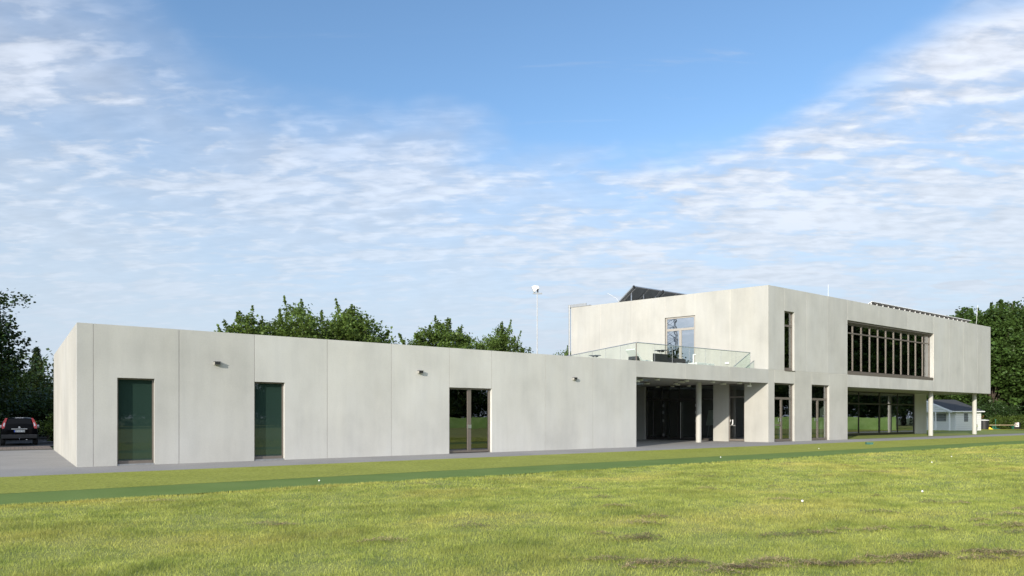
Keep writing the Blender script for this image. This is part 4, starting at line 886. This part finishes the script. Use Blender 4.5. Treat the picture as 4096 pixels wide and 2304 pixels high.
tree_kind('midA', 'maple_tree', 'leaf_maple', seed=2, Ht=9.5, Rad=3.7, crown0=2.5, nb=90, per=330, leafsize=0.19, spikes=0.55, sp=0.30)
tree_kind('midB', 'maple_tree', 'leaf_maple', seed=7, Ht=9.5, Rad=3.3, crown0=2.5, nb=80, per=330, leafsize=0.19, shape='egg', spikes=0.6, sp=0.30)
tree_kind('forA', 'forest_tree', 'leaf_forest', seed=4, Ht=18.0, Rad=5.0, crown0=2.0, nb=130, per=260, leafsize=0.42, shape='round', spikes=0.4, sp=0.34)
tree_kind('forB', 'forest_tree', 'leaf_forest', seed=5, Ht=18.0, Rad=4.6, crown0=1.5, nb=130, per=260, leafsize=0.40, shape='egg', spikes=0.6, sp=0.34)
tree_kind('shrub', 'shrub', 'leaf_dark', seed=8, Ht=3.2, Rad=2.2, crown0=0.2, nb=45, per=200, leafsize=0.16, spikes=0.3, sp=0.5)
tree_kind('bright', 'shrub', 'leaf_bright', seed=9, Ht=1.6, Rad=1.3, crown0=0.1, nb=34, per=120, leafsize=0.15, spikes=0.5, sp=0.5)
tree_kind('drybush', 'dry_bush', 'dry_leaf', seed=10, Ht=1.4, Rad=0.9, crown0=0.1, nb=22, per=90, leafsize=0.12, spikes=0.7, sp=0.5)
def conifer_mesh():
    r = np.random.default_rng(20); Hh = 9.0; pts = []; tone_ = []
    for k in range(260):
        q = (k / 260) ** 0.85; z = 0.8 + (Hh - 0.8) * q; R = 2.1 * (1 - q) ** 0.9 * r.uniform(0.75, 1.1) + 0.05; a = r.uniform(0, 6.28); n = int(30 + 110 * (1 - q))
        g = r.uniform(0.15, 1, n) ** 0.7; P = np.column_stack([np.cos(a) * R * g, np.sin(a) * R * g, z - 0.35 * R * g + 0.25 * R * g * g]) + r.normal(0, 0.07, (n, 3)) * (1.2); pts.append(P); tone_.append(r.uniform(0.7, 1.25) * r.uniform(0.8, 1.2, n))
    V = rot_leaf(np.concatenate(pts), 0.16, 0.3, r, 1.5); tr = M().tube((0, 0, -0.1), (0, 0, Hh), 0.16, 0.02, 8)
    TM['conifer'] = ('conifer', tris_object('crown', V, np.concatenate(tone_), 'needle', 'mesh', True), tr.mesh('trunk', 'bark', True))
conifer_mesh()
# left side
GL = 'trees left of the clubhouse'
plant('big', -5.6, 28.0, 'large dark maple overhanging the black car', group=GL)
plant('midA', -3.4, 38.0, 'lower maple behind the black car, right of the large dark maple', group=GL, s=0.72, rz=1.0)
plant('conifer', 0.3, 66.0, 'pointed conifer behind the car, left of its neighbour', cat='conifer', group='conifers behind the car', s=1.0)
plant('conifer', 4.3, 64.0, 'pointed conifer half hidden by the left end of the clubhouse', cat='conifer', group='conifers behind the car', s=1.05, rz=2)
for i, (x, y, s, lb) in enumerate(((-3.8, 31.5, 1.1, 'dark shrub directly behind the black car'), (0.3, 33.5, 1.15, 'dark shrub between the black car and the clubhouse'), (3.2, 36.0, 1.3, 'dark shrub nearest the clubhouse end wall'), (1.4, 44.0, 1.9, 'tall dark shrub mass behind the low ones left of the clubhouse'), (-7.8, 33.0, 1.5, 'dark shrub at the left picture edge'), (5.5, 47.0, 2.0, 'tall shrub just over the corner of the end wall'))):
    plant('shrub', x, y, lb, 'shrub', 'shrubs behind the car', s=s, rz=i * 1.3)
plant('bright', 1.15, 24.5, 'light green bush in a sun patch right of the black car', 'shrub', s=1.0)
# trees out of frame whose shade falls on the car park
for i, (x, y, s) in enumerate(((-20, 15.8, 1.0), (-24, 21.5, 1.05), (-15, 24, 0.95), (-29, 29, 1.15), (-15, 32, 1.0), (-31, 17.0, 1.1), (-24, 38, 1.2), (-36, 24, 1.2))):
    plant('big', x, y, 'dark maple of the group shading the car park, out of frame', group='maples shading the car park', s=s, rz=i * 0.9)
# behind the wing
GM = 'maples behind the low wing'
plant('midB', 10.6, 21.0, 'leftmost and lower maple above the low wing', group=GM, s=1.0, sz=0.875)
plant('midA', 12.9, 22.6, 'small maple crown joining the leftmost and the tallest above the low wing', group=GM, s=0.8, sz=0.86, rz=2.2)
plant('midA', 13.9, 19.4, 'left one of the two highest maples above the low wing', group=GM, s=0.86, sz=0.975, rz=0.4)
plant('midB', 16.4, 18.3, 'right one of the two highest maples above the low wing', group=GM, s=1.0, sz=0.95, rz=4.4)
plant('midB', 28.4, 27.4, 'broad maple above the low wing left of the small pointed one', group=GM, s=1.25, sz=1.07, rz=3.0)
plant('midA', 30.6, 26.0, 'maple half hidden between the broad one and the small pointed one', group=GM, s=0.85, sz=0.97, rz=0.7)
plant('midB', 33.0, 24.6, 'small pointed maple above the low wing beside the mast', group=GM, s=0.85, sz=1.03, rz=1.2)
plant('midA', 47.0, 31.0, 'maple peeping out at the left edge of the upper block', group=GM, s=0.9, sz=0.98, rz=5)
# forest at the right
GF = 'tall trees at the right'
FT = [(118.0, 7.5, 'B', 1.02, 'tall leafy tree at the right picture edge'), (112.5, 12.5, 'A', 1.06, 'tall tree right of the upper block, second from the edge'), (109.5, 17.5, 'A', 1.02, 'slender tall tree close to the right end of the upper block'), (109.0, 14.0, 'B', 1.04, 'tall tree with a ragged top between the slender one and the edge trees'), (105.0, 19.5, 'A', 0.80, 'dense tree behind the white shed, right part'),
      (103.5, 26.5, 'B', 0.84, 'dense tree behind the white shed, left part'), (120.5, 15.5, 'A', 1.12, 'highest tree behind the one at the right edge'), (116.5, 22.0, 'B', 1.0, 'tall tree of the second row right of the upper block'), (126.0, 6.0, 'A', 1.1, 'tall tree behind the one at the right picture edge'), (109.0, 27.5, 'A', 0.9, 'tree of the second row behind the shed'), (100.0, 30.5, 'A', 0.8, 'tree furthest left in the dark gap behind the shed'), (113.0, 33.0, 'B', 0.95, 'tree of the third row behind the shed')]
for i, (x, y, k, s, lb) in enumerate(FT): plant('for' + k, x, y, lb, group=GF, s=s, rz=i * 1.7)
GB = 'bushes behind the bench'
for i, (x, y, k, s, lb) in enumerate(((99.4, 10.6, 'bright', 0.85, 'light green bush behind the parasol stand'), (101.8, 10.2, 'bright', 1.0, 'light green bush behind the right half of the bench'), (104.6, 10.0, 'bright', 1.1, 'light green bush behind the poster bin'), (98.2, 12.0, 'drybush', 1.2, 'brown dry bush right of the waste drum'), (97.2, 12.4, 'drybush', 1.0, 'brown dry bush half hidden by the waste drum'), (107, 9.2, 'bright', 1.1, 'light green bush at the right edge beyond the pale box'),
        (101.5, 13.5, 'shrub', 1.15, 'dark shrub in the shade behind the bench'), (105.5, 12.0, 'shrub', 1.2, 'dark shrub under the tall trees at the right edge'), (98.5, 17.0, 'shrub', 1.2, 'dark shrub directly behind the shed'))):
    plant(k, x, y, lb, 'shrub', GB, s=s, rz=i)
for i, (x, y) in enumerate(((119.5, 11.5), (125.5, 11.8), (131, 14.5), (122, 17))): plant('shrub', x, y, 'dark undergrowth shrub below the tall trees at the right picture edge', 'shrub', 'undergrowth at the right edge', s=2.1, rz=i * 2)
# weed at the left edge of the lawn
plant('bright', -10.0, -10.15, 'green weed tuft at the left end of the lawn edge', 'plant', s=0.26)
# across the lawn, facing the front (seen in the window panes)
for i, (x, y, s) in enumerate(((-6, -88, 1), (2, -86, 1.05), (9, -88, .95), (16, -85, 1.0), (24, -86, .92), (32, -83, 1.0), (40, -80, .95), (48, -76, 1.05), (56, -70, 1.0), (64, -63, .9), (71, -56, 1.0), (79, -49, .95), (87, -43, .9), (95, -39, 1.0), (104, -36, .9), (113, -33, 1), (122, -30, 1.05), (131, -27, .95), (140, -24, 1), (150, -20, 1), (160, -16, 1.05), (172, -12, 1.1), (186, -8, 1.1), (200, -3, 1.1))):
    plant('forA' if i % 2 else 'forB', x, y, 'tall dark tree of the wood facing the clubhouse across the lawn, reflected in its panes', group='wood across the lawn', s=s * (0.85 if i < 11 else 1.3), rz=i)
for i in range(26):
    q = i / 25; x = -8 + 200 * q; y = -82 + 76 * min(1, max(0, (x - 30) / 110)) - 5
    plant('shrub', x, y, 'dark undergrowth shrub of the wood facing the clubhouse, reflected in its panes', 'shrub', 'undergrowth across the lawn', s=2.3, rz=i)
def tarp(PTS, lab):
    pts = PTS
    V = []; F = []; L = 0
    for (a, b) in zip(pts[:-1], pts[1:]):
        n = 12
        for k in range(n): q = k / n; V.append((a[0] + (b[0] - a[0]) * q + 0.12 * math.sin(k * 1.7), a[1] + (b[1] - a[1]) * q, 0)); 
    V.append((*pts[-1], 0)); n = len(V); vv = []
    for i, (x, y, z) in enumerate(V): vv += [(x, y, 0.02), (x, y, 0.8), (x, y, 1.5 + 0.08 * math.sin(i * 0.9))]
    for i in range(n - 1):
        for r in range(2): F.append((i * 3 + r, (i + 1) * 3 + r, (i + 1) * 3 + r + 1, i * 3 + r + 1))
    me = bpy.data.meshes.new('netting'); me.from_pydata(vv, [], F); me.materials.append(MAT['tarp']); me.polygons.foreach_set('use_smooth', [True] * len(me.polygons))
    o = empty('tarpaulin_fence', (0, 0, 0), lab, 'fence'); add('tarpaulin', me, o)
    for x, y in pts: M().tube((x + 0.1, y - 0.1, 0), (x + 0.1, y - 0.1, 1.6), 0.04).build('post', 'galvanised', o)
tarp([(36, -68), (47, -54), (58, -39), (64, -34)], 'bright green tarpaulin fence across the lawn, reflected in the double door of the low wing')
tarp([(77, -48), (78.5, -30), (80, -16), (81, -5)], 'bright green tarpaulin fence reflected in the glazed doors of the upper block')
def pylon():
    t = empty('electricity_pylon', (-66, 21.3, 0), 'steel lattice electricity pylon, seen reflected in the terrace door', 'pylon')
    m = M(); w = lambda z: 2.0 - 1.3 * z / 40
    c = lambda z, k: (w(z) * (1, -1, -1, 1)[k % 4], w(z) * (1, 1, -1, -1)[k % 4], z)
    zs = np.linspace(0, 40, 21)
    for a, b in zip(zs[:-1], zs[1:]):
        for k in range(4): m.tube(c(a, k), c(b, k), 0.09, n=5); m.tube(c(a, k), c(b, k + 1), 0.045, n=4); m.tube(c(a, k + 1), c(b, k), 0.045, n=4); m.tube(c(b, k), c(b, k + 1), 0.04, n=4)
    m.build('lattice', 'galvanised', t)
    for z, L in ((26, 7), (32, 9), (38, 6)):
        m = M(); m.tube((0, -L, z), (0, L, z), 0.1, n=5); m.tube((0, -L, z), (0, 0, z + 1.6), 0.07, n=4); m.tube((0, L, z), (0, 0, z + 1.6), 0.07, n=4); m.build('cross_arm', 'galvanised', t)
pylon()
